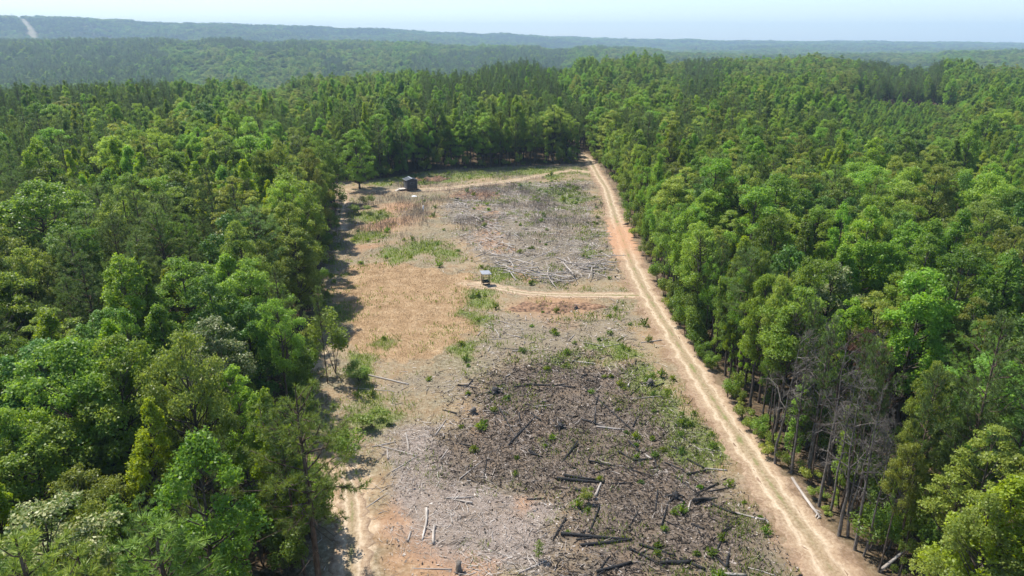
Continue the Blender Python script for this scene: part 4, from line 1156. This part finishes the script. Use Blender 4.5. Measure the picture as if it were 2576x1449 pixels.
blades("straw_grass", "sparse straw coloured grass over the rest of the clearing", 16000, lambda Z, x, y: np.clip((fbm(x / 4, y / 4, 96, 3) - 0.42) * 2.2, 0.03, 1) * (1 - Z['dry']) * (1 - Z['track']) * (1 - 0.8 * Z['burn']), 9, 0.12, 0.42, 0.03, M['straw'], 0.9, 30, 176, 4, 0.3)
blades("green_grass", "patches of fresh green grass and weeds in the clearing", 60000, lambda Z, x, y: np.clip(Z['green'] * 1.1 + np.clip((fbm(x / 3, y / 3, 97, 3) - 0.52) * 2.5, 0, 0.5) * (0.6 + 1.3 * Z['ring'] + 1.4 * Z['upper'] + 0.5 * Z['burn'] + 1.0 * (x > 9)), 0, 1) * (1 - 0.8 * Z['track']), 10, 0.15, 0.45, 0.05, M['weed'], 0.9, 26, 177, 4, 0.25)
blades("dead_stalks", "thin grey dead weed stalks near the far end of the clearing", 26000, lambda Z, x, y: sstep(94, 120, y) * np.clip((fbm(x / 6, y / 6, 98, 3) - 0.38) * 3, 0, 1) * (1 - Z['track']), 12, 0.4, 1.1, 0.016, M['stalk'], 0.5, 92, 178, 5, 0.4)
blades("verge_grass", "thin green grass along the verge and middle of the dirt road", 26000, lambda Z, x, y: Z['road'] * np.clip((fbm(x / 2, y / 5, 99, 3) - 0.45) * 4, 0, 1), 13, 0.1, 0.35, 0.04, M['weed'], 0.8, 26, 150, 3)

# ------------------------------------------------------------------ logs, each one a thing
def log_mesh(seed, mat, bent=0.06, stubs=2):
    rg = np.random.default_rng(seed); mb = MB()
    n = 7; s = np.linspace(-0.5, 0.5, n)
    P = np.column_stack([s, np.cumsum(np.cumsum(rg.normal(size=n))) * bent * 0.05, np.zeros(n)])
    P[:, 1] -= P[:, 1].mean()
    r = np.linspace(1.0, rg.uniform(0.45, 0.85), n) * (1 + rg.normal(size=n) * 0.06) * 0.03
    tube(mb, P, r, 7)
    for i in range(stubs):
        f = rg.uniform(-0.3, 0.45); p0 = np.array([f, np.interp(f, s, P[:, 1]), 0.0]); a = rg.choice([-1, 1])
        e = p0 + np.array([rg.uniform(0.02, 0.12), a * rg.uniform(0.05, 0.16), rg.uniform(0, 0.05)])
        tube(mb, [p0, e], [0.012, 0.006], 4)
    return mb.mesh("log", M[mat])
GREY = [log_mesh(70 + i, 'grey_log', 0.05 + 0.05 * (i % 3), i % 3) for i in range(7)]
CHAR = [log_mesh(90 + i, 'char_log', 0.03 + 0.04 * (i % 3), i % 2) for i in range(7)]
ORI = lambda a: ["lying crosswise", "slanting roadward", "pointing away", "slanting woodward"][int(((a % math.pi) + math.pi / 8) / (math.pi / 4)) % 4]
def put_log(x, y, L, r, a, kind, group, lab=None, tilt=0.0, lift=0.0):
    me = (GREY if kind == 'grey' else CHAR)[rng.integers(0, 7)]
    o = obj("weathered_log" if kind == 'grey' else "charred_log", me, None, (x, y, gz1(x, y) + r * 0.75 + lift), 0)
    o.rotation_euler = (rng.random() * 0.4, -tilt, a); o.scale = (L, r / 0.03 * 1.0, r / 0.03)
    if not lab:
        sz = "stubby" if L < 1.1 else ("short" if L < 1.9 else ("long" if L < 3.4 else "very long")); th = "thick" if r > 0.11 else ("thin" if r < 0.06 else "")
        lab = " ".join(f"{sz} {th} {'bleached grey' if kind == 'grey' else 'charred black'} log {ORI(a)}".split())
        lab = uniq(lab, x, y)
    else: used[lab] = 1
    return tag(o, lab, "log", group)
def LG(p, q, r, kind, group, lab=None, tilt=0, lift=0):
    (x1, y1), (x2, y2) = G(*p), G(*q)
    return put_log((x1 + x2) / 2, (y1 + y2) / 2, math.hypot(x2 - x1, y2 - y1), r, math.atan2(y2 - y1, x2 - x1), kind, group, lab, tilt, lift)
gB, gU, gP, gG = "charred logs in the burnt field", "weathered logs on the upper clearing", "logs of the grey brush pile", "bleached logs on the lower clearing"
LG((905, 940), (1028, 968), 0.09, 'grey', gG, "long white peeled log by the slim lone pine")
LG((870, 975), (990, 985), 0.05, 'grey', gG, "thin white pole lying in grass near the slim lone pine")
LG((1067, 1282), (1072, 1358), 0.11, 'grey', gG, "thick pale log with a burnt end on the twig-covered ground")
LG((1093, 1322), (1089, 1370), 0.10, 'grey', gG, "shorter pale log beside the one with a burnt end")
LG((950, 1122), (1048, 1148), 0.06, 'grey', gG, "long grey pole at the border of the twig-covered ground")
LG((1992, 1205), (2058, 1300), 0.10, 'grey', gG, "long peeled pale log along the road verge")
LG((2015, 1240), (2062, 1305), 0.08, 'grey', gG, "second peeled log beside the long one on the verge")
LG((1470, 975), (1590, 1085), 0.07, 'char', gB, "very long thin blackened pole across the burnt field")
LG((1400, 1205), (1520, 1218), 0.13, 'char', gB, "pair-side thick charred log in the middle of the burnt field")
LG((1420, 1195), (1500, 1212), 0.11, 'char', gB, "upper charred log lying against a thick charred one")
LG((1250, 1030), (1310, 1110), 0.07, 'char', gB)
LG((1280, 1120), (1345, 1050), 0.08, 'char', gB)
LG((1410, 1345), (1580, 1362), 0.12, 'char', gB, "long charred log low in the burnt field above a bowed one")
LG((1460, 1375), (1590, 1362), 0.11, 'char', gB, "bowed charred log with pale scars near the lower edge")
LG((1760, 1272), (1790, 1242), 0.17, 'char', gB, "fat black charred log chunk near the road verge")
LG((1790, 1265), (1850, 1295), 0.09, 'char', gB)
LG((1850, 1290), (1930, 1310), 0.07, 'grey', gG)
LG((1660, 1420), (1740, 1416), 0.13, 'char', gB)
LG((1500, 1440), (1590, 1420), 0.11, 'char', gB)
LG((1800, 1440), (1880, 1449), 0.1, 'grey', gG)
for i in range(105):   # burnt field
    for _ in range(60):
        x, y = rng.uniform(-8, 19), 24 * (64 / 24) ** rng.random()
        if poly_sd(BURN, np.array([x]), np.array([y]))[0] > -0.5: break
    L = 0.7 + 2.6 * rng.random() ** 1.6; put_log(x, y, L, rng.uniform(0.035, 0.095), rng.normal() * 0.9 + (0 if rng.random() < 0.6 else 1.3), 'char' if rng.random() < 0.9 else 'grey', gB if True else None, None, rng.normal() * 0.04)
# brush pile: a bow of heaped poles
for i in range(66):
    f = rng.random()
    px = 1245 + f * 290; py = 640 + 55 * math.sin(f * 2.6 + 0.4) + rng.normal() * 10 + f * 12
    x, y = G(px, py); put_log(x, y, rng.uniform(1.6, 5.2), rng.uniform(0.045, 0.10), -0.35 + rng.normal() * 0.55, 'grey', gP, None, rng.normal() * 0.14, rng.uniform(0.05, 1.0))
LG((1235, 648), (1345, 680), 0.10, 'grey', gP, "longest bleached pole on top of the brush pile", 0.05, 0.7)
LG((1300, 672), (1400, 640), 0.08, 'grey', gP, None, 0.12, 0.5)
LG((1400, 650), (1530, 700), 0.09, 'grey', gP, "long straight pole trailing from the brush pile to the road", 0.0, 0.1)
for i in range(54):   # the windrow running up to the clay bank
    f = rng.random()
    x, y = G(1150 + 130 * f + rng.normal() * 22, 498 + 130 * f + rng.normal() * 10)
    put_log(x, y, rng.uniform(1.4, 4.5), rng.uniform(0.04, 0.085), -0.9 + rng.normal() * 0.55, 'grey', gU, None, rng.normal() * 0.09, rng.uniform(0, 0.6))
for i in range(60):
    for _ in range(60):
        x, y = rng.uniform(-16, 17), rng.uniform(84, 165)
        if poly_sd(UPPER, np.array([x]), np.array([y]))[0] > 0: break
    put_log(x, y, rng.uniform(1.2, 4.2), rng.uniform(0.035, 0.08), rng.normal() * 1.0, 'grey', gU, None, rng.normal() * 0.03)
for i in range(30):
    for _ in range(60):
        x, y = rng.uniform(-14, 16), rng.uniform(33, 75)
        if poly_sd(RING, np.array([x]), np.array([y]))[0] > 0 or poly_sd(GREYP, np.array([x]), np.array([y]))[0] > 0: break
    put_log(x, y, rng.uniform(0.8, 2.6), rng.uniform(0.035, 0.075), rng.random() * 3.1, 'grey', gG, None, rng.normal() * 0.03)
# the pole leaning out of the roadside woods
x1, y1 = G(2212, 1440); x2, y2 = G(2292, 1372, 1.6)
ln = math.sqrt((x2 - x1) ** 2 + (y2 - y1) ** 2 + 1.6 ** 2)
o = obj("weathered_log", GREY[0], None, ((x1 + x2) / 2, (y1 + y2) / 2, gz1(x1, y1) + 0.85), 0)
o.rotation_euler = (0, -math.asin(1.6 / ln), math.atan2(y2 - y1, x2 - x1)); o.scale = (ln, 3.6, 3.6)
tag(o, "grey trunk leaning up into the bushes at the near roadside corner", "log", gG)

# stumps and root plates
def stump(px, py, h, r, mat, lab, seed):
    rg = np.random.default_rng(seed); mb = MB()
    x, y = G(px, py)
    tube(mb, [[0, 0, -0.1], [0, 0, 0.1], [rg.normal() * 0.04, 0, h * 0.6], [rg.normal() * 0.08, rg.normal() * 0.05, h]], [r * 1.7, r * 1.25, r, r * 0.9], 9)
    st = obj("stump", mb.mesh("stump", M[mat]), None, (x, y, gz1(x, y)), rg.random() * 6)
    for i in range(5):
        a = i * 1.26 + rg.normal() * 0.2; l = r * rg.uniform(2.2, 4.2); mb = MB()
        d = np.array([math.cos(a), math.sin(a), 0])
        tube(mb, [[0, 0, r * 0.5], d * l * 0.5 + np.array([0, 0, r * rg.uniform(0.2, 0.8)]), d * l + np.array([0, 0, rg.uniform(-0.1, 0.25)])], [r * 0.45, r * 0.3, r * 0.08], 5)
        obj("root", mb.mesh("root", M[mat]), st)
    tag(st, lab, "stump", "stumps left on the clearing")
stump(1245, 990, 0.4, 0.32, 'char_log', "blackened stump with a white hollow near the head of the burnt field", 1)
stump(1410, 1075, 0.35, 0.22, 'char_log', "small charred stump in the middle of the burnt field", 2)
stump(1190, 1040, 0.55, 0.2, 'dead', "pale splayed root stump beside the burnt field", 3)
stump(1700, 1250, 0.4, 0.25, 'char_log', "charred stump toward the road in the burnt field", 4)
stump(1635, 965, 0.5, 0.25, 'dead', "grey stump close to the road where the burnt field ends", 5)
stump(1155, 1440, 0.7, 0.16, 'dead', "bleached splintered stump on the pale clay corner", 6)
stump(1150, 505, 0.5, 0.28, 'char_log', "dark upturned root clump at the head of the windrow", 7)
stump(1450, 775, 0.3, 0.18, 'char_log', "dark root clump dug out in the red clay pit", 8)

# heaps of turned clay
M['clay'] = plain_mat("red_clay", [(0.36, (0.07, 0.048, 0.036)), (0.5, (0.19, 0.115, 0.072)), (0.64, (0.30, 0.185, 0.115))], 2.0, 0.95, 0.05, 0.8)
def mound(px, py, rx, ry, h, lab, seed):
    x0, y0 = G(px, py); n = 40
    u = np.linspace(-1, 1, n); X, Y = np.meshgrid(u * rx * 1.15, u * ry * 1.15, indexing='ij')
    q = np.hypot(X / rx, Y / ry) + (fbm(X * 0.9 + 7, Y * 0.9, seed + 5, 4) - 0.5) * 1.1
    Z = h * np.clip(1 - q, 0, 1) ** 0.8 * (0.1 + 1.9 * np.clip(fbm((X + seed) * 1.1, Y * 1.1, seed, 5) - 0.18, 0, 1) + 0.7 * (fbm(X * 4 + 3, Y * 4, seed + 2, 3) - 0.5)) - 0.12 * sstep(0.85, 1.1, q)
    i = np.arange(n - 1)[:, None] * n + np.arange(n - 1)[None, :]
    mb = MB(); mb.add(np.stack([X, Y, Z + gz((X + x0).ravel(), (Y + y0).ravel()).reshape(X.shape) - gz1(x0, y0) - 0.03], -1).reshape(-1, 3), np.stack([i, i + n, i + n + 1, i + 1], -1).reshape(-1, 4))
    tag(obj("dirt_mound", mb.mesh("dirt_mound", M['clay']), None, (x0, y0, gz1(x0, y0))), lab, "dirt mound", "heaps of turned clay")
mound(1370, 772, 4.4, 2.0, 0.45, "long heap of red clay and roots in front of the roofed feeder", 3)
mound(1475, 770, 2.6, 1.6, 0.35, "smaller dark heap of clay at the road end of the long one", 5)
mound(1085, 452, 4.0, 2.6, 1.0, "dark brown earth heap in the grass behind the black cabin", 9)
mound(1205, 490, 5.0, 2.6, 0.35, "low orange clay bank at the head of the windrow", 12)

# weeds, each clump a thing
def weed_mesh(seed, h, r, n=22):
    rg = np.random.default_rng(seed); mb = MB()
    for i in range(3):
        a = rg.random(n) * 6.283; q = rg.random(n) ** 0.6
        P = np.stack([np.cos(a) * r * q, np.sin(a) * r * q, h * (1.05 - q * 0.6) * rg.uniform(0.35, 1.0, n)], 1)
        Nn = unit(np.stack([np.cos(a) * q, np.sin(a) * q, np.full(n, 0.7)], 1) + rg.normal(size=(n, 3)) * 0.5)
        leaf_cards(mb, P, Nn, rg.uniform(0.14, 0.34, n), 0.3, rg, np.clip(rg.normal(0.5, 0.28, n), 0, 1))
    m = 14; a = rg.random(m) * 6.283; l = r * rg.uniform(0.4, 1.3, m)
    b = np.zeros((m, 3)); t = np.stack([np.cos(a) * l, np.sin(a) * l, h * rg.uniform(0.6, 1.3, m)], 1); s_ = np.stack([-np.sin(a), np.cos(a), np.zeros(m)], 1) * 0.025
    V = np.stack([b - s_, b + s_, t * np.array([0.55, 0.55, 0.75]) + s_, t], 1).reshape(-1, 3)
    mb.add(V, np.arange(m * 4).reshape(-1, 4), np.repeat(rg.uniform(0.3, 1, m), 4))
    return mb.mesh("weed_clump", M['weed'])
WEED = [weed_mesh(110 + i, 0.22 + 0.10 * i, 0.22 + 0.05 * i, 16) for i in range(5)]
nw = 0
while nw < 210:
    x, y = rng.uniform(-30, 19), 27 * (165 / 27) ** rng.random()
    xa, ya = np.array([x]), np.array([y])
    if not inside(xa, ya, 0.5)[0]: continue
    Z = zones(xa, ya)
    w = 0.10 + 0.9 * Z['green'][0] + 0.22 * Z['ring'][0] + 0.25 * Z['upper'][0] + 0.16 * Z['burn'][0] + (0.35 if x > 9 and y < 75 else 0) - 0.5 * Z['dry'][0] - 0.9 * Z['track'][0] - 0.3 * Z['grey'][0]
    if rng.random() > w: continue
    k = rng.integers(0, 5); s = rng.uniform(0.7, 1.3) * (1.25 if y > 80 else 1)
    o = obj("weed_clump", WEED[k], None, (x, y, gz1(x, y)), rng.random() * 6.28, (s, s, s * rng.uniform(0.8, 1.3)))
    g = "in the burnt litter" if Z['burn'][0] > .5 else ("in green grass" if Z['green'][0] > .4 else ("among grey sticks" if max(Z['upper'][0], Z['grey'][0]) > .5 else "on bare soil"))
    lab = uniq(f"{['low','small','leafy','bushy','tall'][k]} green weed clump {g}", x, y)
    tag(o, lab, "weed", "weeds sprouting on the clearing"); nw += 1
def sapling(px, py, key, h, lab, sq=1.0):
    L = LIB[key]; x, y = G(px, py); s = h / L['H']
    o = bpy.data.objects.new('sapling', None); col.objects.link(o); o.location = (x, y, gz1(x, y)); o.scale = (s * sq, s * sq, s); o.rotation_euler[2] = rng.random() * 6
    obj('stem', L['tk'], o); obj('foliage', L['cr'], o)
    tag(o, lab, "sapling", "saplings on the clearing")
sapling(1355, 1408, 'p3', 1.5, "tiny lone pine seedling at the lower edge of the burnt field", 1.2)
sapling(1480, 1262, 's2', 0.9, "bright low bush in the burnt field below two crossed logs")
sapling(870, 1160, 's0', 2.6, "bushy sapling at the sandy track beside the twig-covered ground", 1.2)
sapling(905, 960, 's0', 1.8, "low bright bush in grass beneath the slim lone pine", 1.6)
sapling(940, 1075, 's2', 1.3, "yellow-green bush at the edge of the sandy track", 1.6)
sapling(925, 520, 's0', 2.2, "green bush in front of the black hunting cabin", 1.5)
sapling(905, 540, 's2', 1.6, "low bush on the shaded track edge in front of the lone tree", 1.8)
sapling(1000, 425, 's1', 4.0, "young tree behind the black hunting cabin", 1.1)
sapling(1830, 1000, 's0', 1.8, "bush at the foot of the thick-stemmed roadside pine")

# ------------------------------------------------------------------ black hunting cabin on skids
M['black'] = plain_mat("dark_siding", [(0.3, (0.034, 0.036, 0.042)), (0.6, (0.046, 0.048, 0.055)), (0.8, (0.06, 0.062, 0.07))], 2, 0.55, 0.4)
M['blackd'] = plain_mat("window_dark", [(0.3, (0.006, 0.006, 0.007)), (0.7, (0.01, 0.01, 0.012))], 2, 0.2, 0.5)
M['trim'] = plain_mat("dark_trim", [(0.3, (0.13, 0.133, 0.145)), (0.7, (0.18, 0.185, 0.2))], 2, 0.5, 0.4)
M['roofm'] = plain_mat("ribbed_metal_roof", [(0.3, (0.12, 0.13, 0.145)), (0.7, (0.17, 0.18, 0.20))], 1, 0.35, 0.5, metal=0.3)
M['cap'] = plain_mat("pale_metal", [(0.3, (0.52, 0.55, 0.6)), (0.7, (0.66, 0.69, 0.74))], 2, 0.3, 0.5, metal=0.4)
M['roofp'] = plain_mat("dull_metal_roof", [(0.3, (0.22, 0.23, 0.25)), (0.7, (0.32, 0.33, 0.355))], 2, 0.6, 0.4)
M['board'] = plain_mat("grey_boards", [(0.3, (0.42, 0.38, 0.33)), (0.7, (0.58, 0.54, 0.48))], 4, 0.8, 0.2)
M['timber'] = plain_mat("brown_timber", [(0.3, (0.07, 0.05, 0.036)), (0.7, (0.14, 0.10, 0.075))], 4, 0.85, 0.15)
def part(name, mat, parent, *boxes):
    mb = MB()
    for b in boxes: box(mb, *b)
    return obj(name, mb.mesh(name, M[mat], smooth=False), parent)
bx, by = G(1033, 478)
cab = bpy.data.objects.new("hunting_cabin", None); col.objects.link(cab)
cab.location = (bx, by, gz1(bx, by)); cab.rotation_euler[2] = R_(25)
W_, D_, H_, z0 = 2.25, 2.5, 1.75, 0.52
mb = MB()    # front wall with a window slot and gable
wz0, wz1, wx0, wx1 = 1.52, 1.74, -0.38, 0.42
hw, hd = W_ / 2, D_ / 2
box(mb, (0, -hd, z0 + (wz0 - z0) / 2), (W_, 0.08, wz0 - z0)); box(mb, (0, -hd, (wz1 + z0 + H_) / 2), (W_, 0.08, z0 + H_ - wz1))
box(mb, ((-hw + wx0) / 2, -hd, (wz0 + wz1) / 2), (wx0 + hw, 0.08, wz1 - wz0)); box(mb, ((hw + wx1) / 2, -hd, (wz0 + wz1) / 2), (hw - wx1, 0.08, wz1 - wz0))
gh = 0.30
for yy in (-hd,):
    mb.add([[-hw, yy - 0.04, z0 + H_], [hw, yy - 0.04, z0 + H_], [0, yy - 0.04, z0 + H_ + gh], [-hw, yy + 0.04, z0 + H_], [hw, yy + 0.04, z0 + H_], [0, yy + 0.04, z0 + H_ + gh]], np.zeros((0, 3), int))
    q = mb.n - 6; mb.F += [np.array([[q, q + 1, q + 2], [q + 5, q + 4, q + 3]]), np.array([[q, q + 2, q + 5, q + 3], [q + 1, q + 4, q + 5, q + 2]])]
fwall = obj("wall", mb.mesh("wall", M['black'], smooth=False), cab)
fr = part("window", 'trim', cab, ((0.02, -hd - 0.05, wz1 + 0.03), (0.92, 0.04, 0.06)), ((0.02, -hd - 0.05, wz0 - 0.03), (0.92, 0.04, 0.06)), ((-0.41, -hd - 0.05, 1.63), (0.06, 0.04, 0.22)), ((0.45, -hd - 0.05, 1.63), (0.06, 0.04, 0.22)))
part("pane", 'blackd', fr, ((0.02, -hd + 0.02, 1.63), (0.8, 0.02, 0.22)))
part("wall", 'black', cab, ((0, hd, z0 + H_ / 2), (W_, 0.08, H_)))
for sgn in (-1, 1): part("wall", 'black', cab, ((sgn * (hw - 0.043), 0, z0 + H_ / 2), (0.08, D_ - 0.09, H_ - 0.01)))
part("door", 'trim', cab, ((-hw - 0.012, 0.25, z0 + 0.84), (0.05, 0.8, 1.6)))
part("corner_trim", 'trim', cab, ((-hw, -hd - 0.01, z0 + H_ / 2), (0.10, 0.11, H_ - 0.02)))
part("corner_trim", 'trim', cab, ((hw, -hd - 0.01, z0 + H_ / 2), (0.10, 0.11, H_ - 0.02)))
pit = math.atan2(gh, hw)
for sgn in (-1, 1):
    rp = bpy.data.objects.new("roof_panel", None)
    mb = MB(); sl = (hw + 0.14) / math.cos(pit)
    box(mb, (0, 0, 0), (sl, D_ + 0.3, 0.04))
    roof = obj("roof_panel", mb.mesh("roof_panel", M['roofm'], smooth=False), cab, (sgn * (hw + 0.14) / 2, 0, z0 + H_ + gh - (hw + 0.14) / 2 * math.tan(pit) + 0.035)); roof.rotation_euler[1] = sgn * pit
    for k in range(7):
        mb = MB(); box(mb, (0, -1.2 + k * 0.4, 0.032), (sl - 0.02, 0.05, 0.03)); obj("roof_rib", mb.mesh("roof_rib", M['roofm'], smooth=False), roof)
part("ridge_cap", 'cap', cab, ((0, 0, z0 + H_ + gh + 0.07), (0.30, D_ + 0.32, 0.03)))
part("fascia", 'cap', cab, ((-hw - 0.155, 0, z0 + H_ - 0.0), (0.03, D_ + 0.3, 0.12)))
part("floor_frame", 'timber', cab, ((0, 0, z0 - 0.1), (W_ + 0.1, D_ + 0.1, 0.18)))
for sgn in (-1, 1): part("skid", 'timber', cab, ((sgn * 0.8, 0, 0.17), (0.2, D_ + 0.7, 0.34)))
part("skid", 'timber', cab, ((0, -hd, 0.18), (W_ + 0.3, 0.14, 0.3)))
dk = part("deck", 'timber', cab, ((-hw - 0.75, 0.1, z0 - 0.22), (1.2, 1.4, 0.1)), ((-hw - 1.25, -0.5, 0.2), (0.09, 0.09, 0.4)), ((-hw - 1.25, 0.7, 0.2), (0.09, 0.09, 0.4)))
for k in range(8): part("plank", 'board', dk, ((-hw - 0.75, -0.54 + k * 0.182, z0 - 0.14), (1.36, 0.165, 0.05)))
for k in range(3): part("step", 'board', cab, ((-hw - 1.58 - k * 0.24, 0.1, z0 - 0.26 - k * 0.12), (0.24, 1.2, 0.05)))
part("step_stringer", 'timber', cab, ((-hw - 1.8, -0.45, 0.16), (0.8, 0.05, 0.12), 0, 0.5, 0, -0.45))
tag(cab, "small black hunting cabin with ribbed roof, window slot and side deck", "cabin")

# ------------------------------------------------------------------ roofed feeder
fx0, fy0 = G(1222, 716)
fd = bpy.data.objects.new("feeder_stand", None); col.objects.link(fd)
fd.location = (fx0, fy0, gz1(fx0, fy0)); fd.rotation_euler[2] = R_(18); fd.scale = (0.95, 0.95, 1.08)
for sx in (-1, 1):
    for sy in (-1, 1): part("post", 'timber', fd, ((sx * 0.46, sy * 0.36, 0.75), (0.085, 0.085, 1.56)))
rf = part("roof", 'roofp', fd, ((0, 0, 1.56), (1.35, 1.3, 0.03), 0, 0.5, 0.10, 0.06))
for k in range(6): part("roof_rib", 'roofp', rf, ((-0.55 + k * 0.22, 0, 1.58 - (-0.55 + k * 0.22) * 0.06), (0.03, 1.28, 0.03), 0, 0.5, 0.10, 0.06))
part("rafter", 'timber', fd, ((0, -0.36, 1.48), (1.1, 0.07, 0.09))); part("rafter", 'timber', fd, ((0, 0.36, 1.52), (1.1, 0.07, 0.09)))
M['green_trough'] = plain_mat("dark_green_trough", [(0.3, (0.02, 0.032, 0.03)), (0.7, (0.04, 0.058, 0.055))], 3, 0.5, 0.4)
part("trough", 'green_trough', fd, ((0, 0, 0.33), (0.8, 0.66, 0.04)), ((0, -0.33, 0.45), (0.8, 0.04, 0.24)), ((0, 0.33, 0.45), (0.8, 0.04, 0.24)), ((-0.39, 0, 0.45), (0.04, 0.62, 0.24)), ((0.39, 0, 0.45), (0.04, 0.62, 0.24)))
part("rail", 'timber', fd, ((0, -0.41, 0.2), (1.0, 0.05, 0.1))); part("rail", 'timber', fd, ((0, 0.41, 0.2), (1.0, 0.05, 0.1)))
tag(fd, "small open feeder on four posts with a pale metal roof and dark trough", "feeder")

# white odds and ends
M['white'] = plain_mat("white_plastic", [(0.3, (0.72, 0.72, 0.72)), (0.7, (0.82, 0.82, 0.82))], 2, 0.4, 0.4)
wx_, wy_ = G(1065, 533)
mb = MB(); tube(mb, [[0, 0, -0.1], [0, 0, 0.5], [0.02, 0, 1.1]], [0.11, 0.11, 0.11], 12)
wp = tag(obj("white_pipe", mb.mesh("white_pipe", M['white']), None, (wx_, wy_, gz1(wx_, wy_))), "white upright pipe in the scrub in front of the black cabin", "pipe")
mb = MB(); tube(mb, [[0.02, 0, 1.08], [0.02, 0, 1.16]], [0.13, 0.12], 12); obj("cap", mb.mesh("cap", M['white']), wp)
wx_, wy_ = G(1042, 495)
mb = MB()
n = 8; u = np.linspace(-0.5, 0.5, n); X, Y = np.meshgrid(u * 1.1, u * 0.7, indexing='ij')
Z = 0.16 * (1 - (X / 0.55) ** 2) * (1 - (Y / 0.35) ** 2) + 0.05 * fbm(X * 5, Y * 5, 4, 3)
i = np.arange(n - 1)[:, None] * n + np.arange(n - 1)[None, :]
mb.add(np.stack([X, Y, Z], -1).reshape(-1, 3), np.stack([i, i + n, i + n + 1, i + 1], -1).reshape(-1, 4))
tag(obj("feed_sack", mb.mesh("feed_sack", M['white']), None, (wx_, wy_, gz1(wx_, wy_) + 0.03), 0.2), "crumpled white sack lying on the soil in front of the cabin", "sack")

# ------------------------------------------------------------------ the bird on the road
M['feather'] = plain_mat("dark_feathers", [(0.3, (0.03, 0.018, 0.013)), (0.55, (0.065, 0.038, 0.027)), (0.75, (0.12, 0.075, 0.05))], 9, 0.6, 0.3)
M['birdskin'] = plain_mat("bird_skin", [(0.3, (0.16, 0.09, 0.07)), (0.7, (0.22, 0.13, 0.10))], 9, 0.7, 0.2)
bx_, by_ = G(1578, 570)
bird = bpy.data.objects.new("wild_bird", None); col.objects.link(bird)
bird.location = (bx_, by_, gz1(bx_, by_) + 0.03); bird.rotation_euler[2] = R_(10)
s = np.linspace(0, 1, 15)
bp = np.column_stack([np.interp(s, [0, 0.3, 0.65, 0.8, 0.92, 1], [-0.72, -0.3, 0.18, 0.34, 0.42, 0.54]), np.zeros(15), np.interp(s, [0, 0.3, 0.65, 0.8, 0.92, 1], [0.36, 0.44, 0.50, 0.64, 0.80, 0.82])])
br_ = np.interp(s, [0, 0.12, 0.3, 0.5, 0.65, 0.78, 0.86, 0.93, 1], [0.03, 0.09, 0.19, 0.22, 0.16, 0.055, 0.045, 0.05, 0.01])
mb = MB(); tube(mb, bp, br_, 12)
obj("body", mb.mesh("body", M['feather']), bird)
mb = MB(); a = np.linspace(-0.35, 0.35, 7); q0 = [[-0.35, 0, 0.46]] + [[-0.35 - 0.55 * math.cos(t), 0.55 * math.sin(t), 0.33 - 0.03 * abs(t)] for t in a]
q1 = [[p[0], p[1], p[2] - 0.03] for p in q0]; mb.add(q0 + q1, [[0, k + 1, k + 2] for k in range(6)] + [[8, 8 + k + 2, 8 + k + 1] for k in range(6)])
obj("tail", mb.mesh("tail", M['feather']), bird)
for sy in (-0.07, 0.07):
    mb = MB(); tube(mb, [[0.0, sy, 0.34], [0.03, sy, 0.18], [-0.02, sy, 0.02]], [0.035, 0.016, 0.012], 6)
    for t in (-0.5, 0, 0.5): tube(mb, [[-0.02, sy, 0.02], [-0.02 + 0.09 * math.cos(t), sy + 0.09 * math.sin(t), 0.008]], [0.01, 0.005], 4)
    obj("leg", mb.mesh("leg", M['birdskin']), bird)
tag(bird, "large dark brown wild bird standing on the orange stretch of road", "bird")

# ------------------------------------------------------------------ pylons on the power-line cut
M['steel'] = plain_mat("galvanised_steel", [(0.3, (0.45, 0.47, 0.5)), (0.7, (0.55, 0.57, 0.6))], 1, 0.5, 0.4)
for px, dist, h, lab in ((38, 4480, 34, "steel pylon at the head of the power-line cut on the far ridge"), (22, 4500, 30, "steel pylon just beside the head of the power-line cut")):
    az = math.atan((px - 1288) / 1740 / 1.067)
    x, y = dist * math.sin(az), dist * math.cos(az)
    o = bpy.data.objects.new("pylon", None); col.objects.link(o); o.location = (x, y, gz1(x, y)); o.rotation_euler[2] = 0.4
    for sx in (-1, 1):
        for sy in (-1, 1):
            mb = MB(); tube(mb, [[sx * 3.2, sy * 3.2, 0], [sx * 0.8, sy * 0.8, h * 0.7], [sx * 0.3, sy * 0.3, h]], [0.22, 0.18, 0.12], 4); obj("leg", mb.mesh("leg", M['steel']), o)
    for k in range(6):
        z1, z2 = h * k / 7, h * (k + 1) / 7; w1, w2 = np.interp([z1, z2], [0, h * 0.7, h], [3.2, 0.8, 0.3])
        mb = MB()
        for sgn in (-1, 1): tube(mb, [[-w1, sgn * w1, z1], [w2, sgn * w2, z2]], 0.10, 3); tube(mb, [[w1, sgn * w1, z1], [-w2, sgn * w2, z2]], 0.10, 3)
        obj("brace", mb.mesh("brace", M['steel']), o)
    for z in (h * 0.68, h * 0.80, h * 0.92):
        mb = MB(); tube(mb, [[-6, 0, z + 0.4], [0, 0, z], [6, 0, z + 0.4]], [0.1, 0.28, 0.1], 4); obj("cross_arm", mb.mesh("cross_arm", M['steel']), o)
    tag(o, lab, "pylon", "pylons on the far ridge")

# ------------------------------------------------------------------ the air
hz = MB(); box(hz, (0, 4000, 57), (16800, 8900, 340))
hme = hz.mesh("haze", smooth=False)
hm, hnt, hout = new_mat("haze_air")
pv = N(hnt, "VolumePrincipled")
pv.inputs["Color"].default_value = (0.56, 0.79, 1.0, 1)
pv.inputs["Density"].default_value = 0.00017
pv.inputs["Anisotropy"].default_value = 0.0
hnt.links.new(pv.outputs[0], hout.inputs["Volume"])
hme.materials.append(hm)
tag(obj("haze", hme), "thin blue summer haze over the whole landscape", None, None, "stuff")
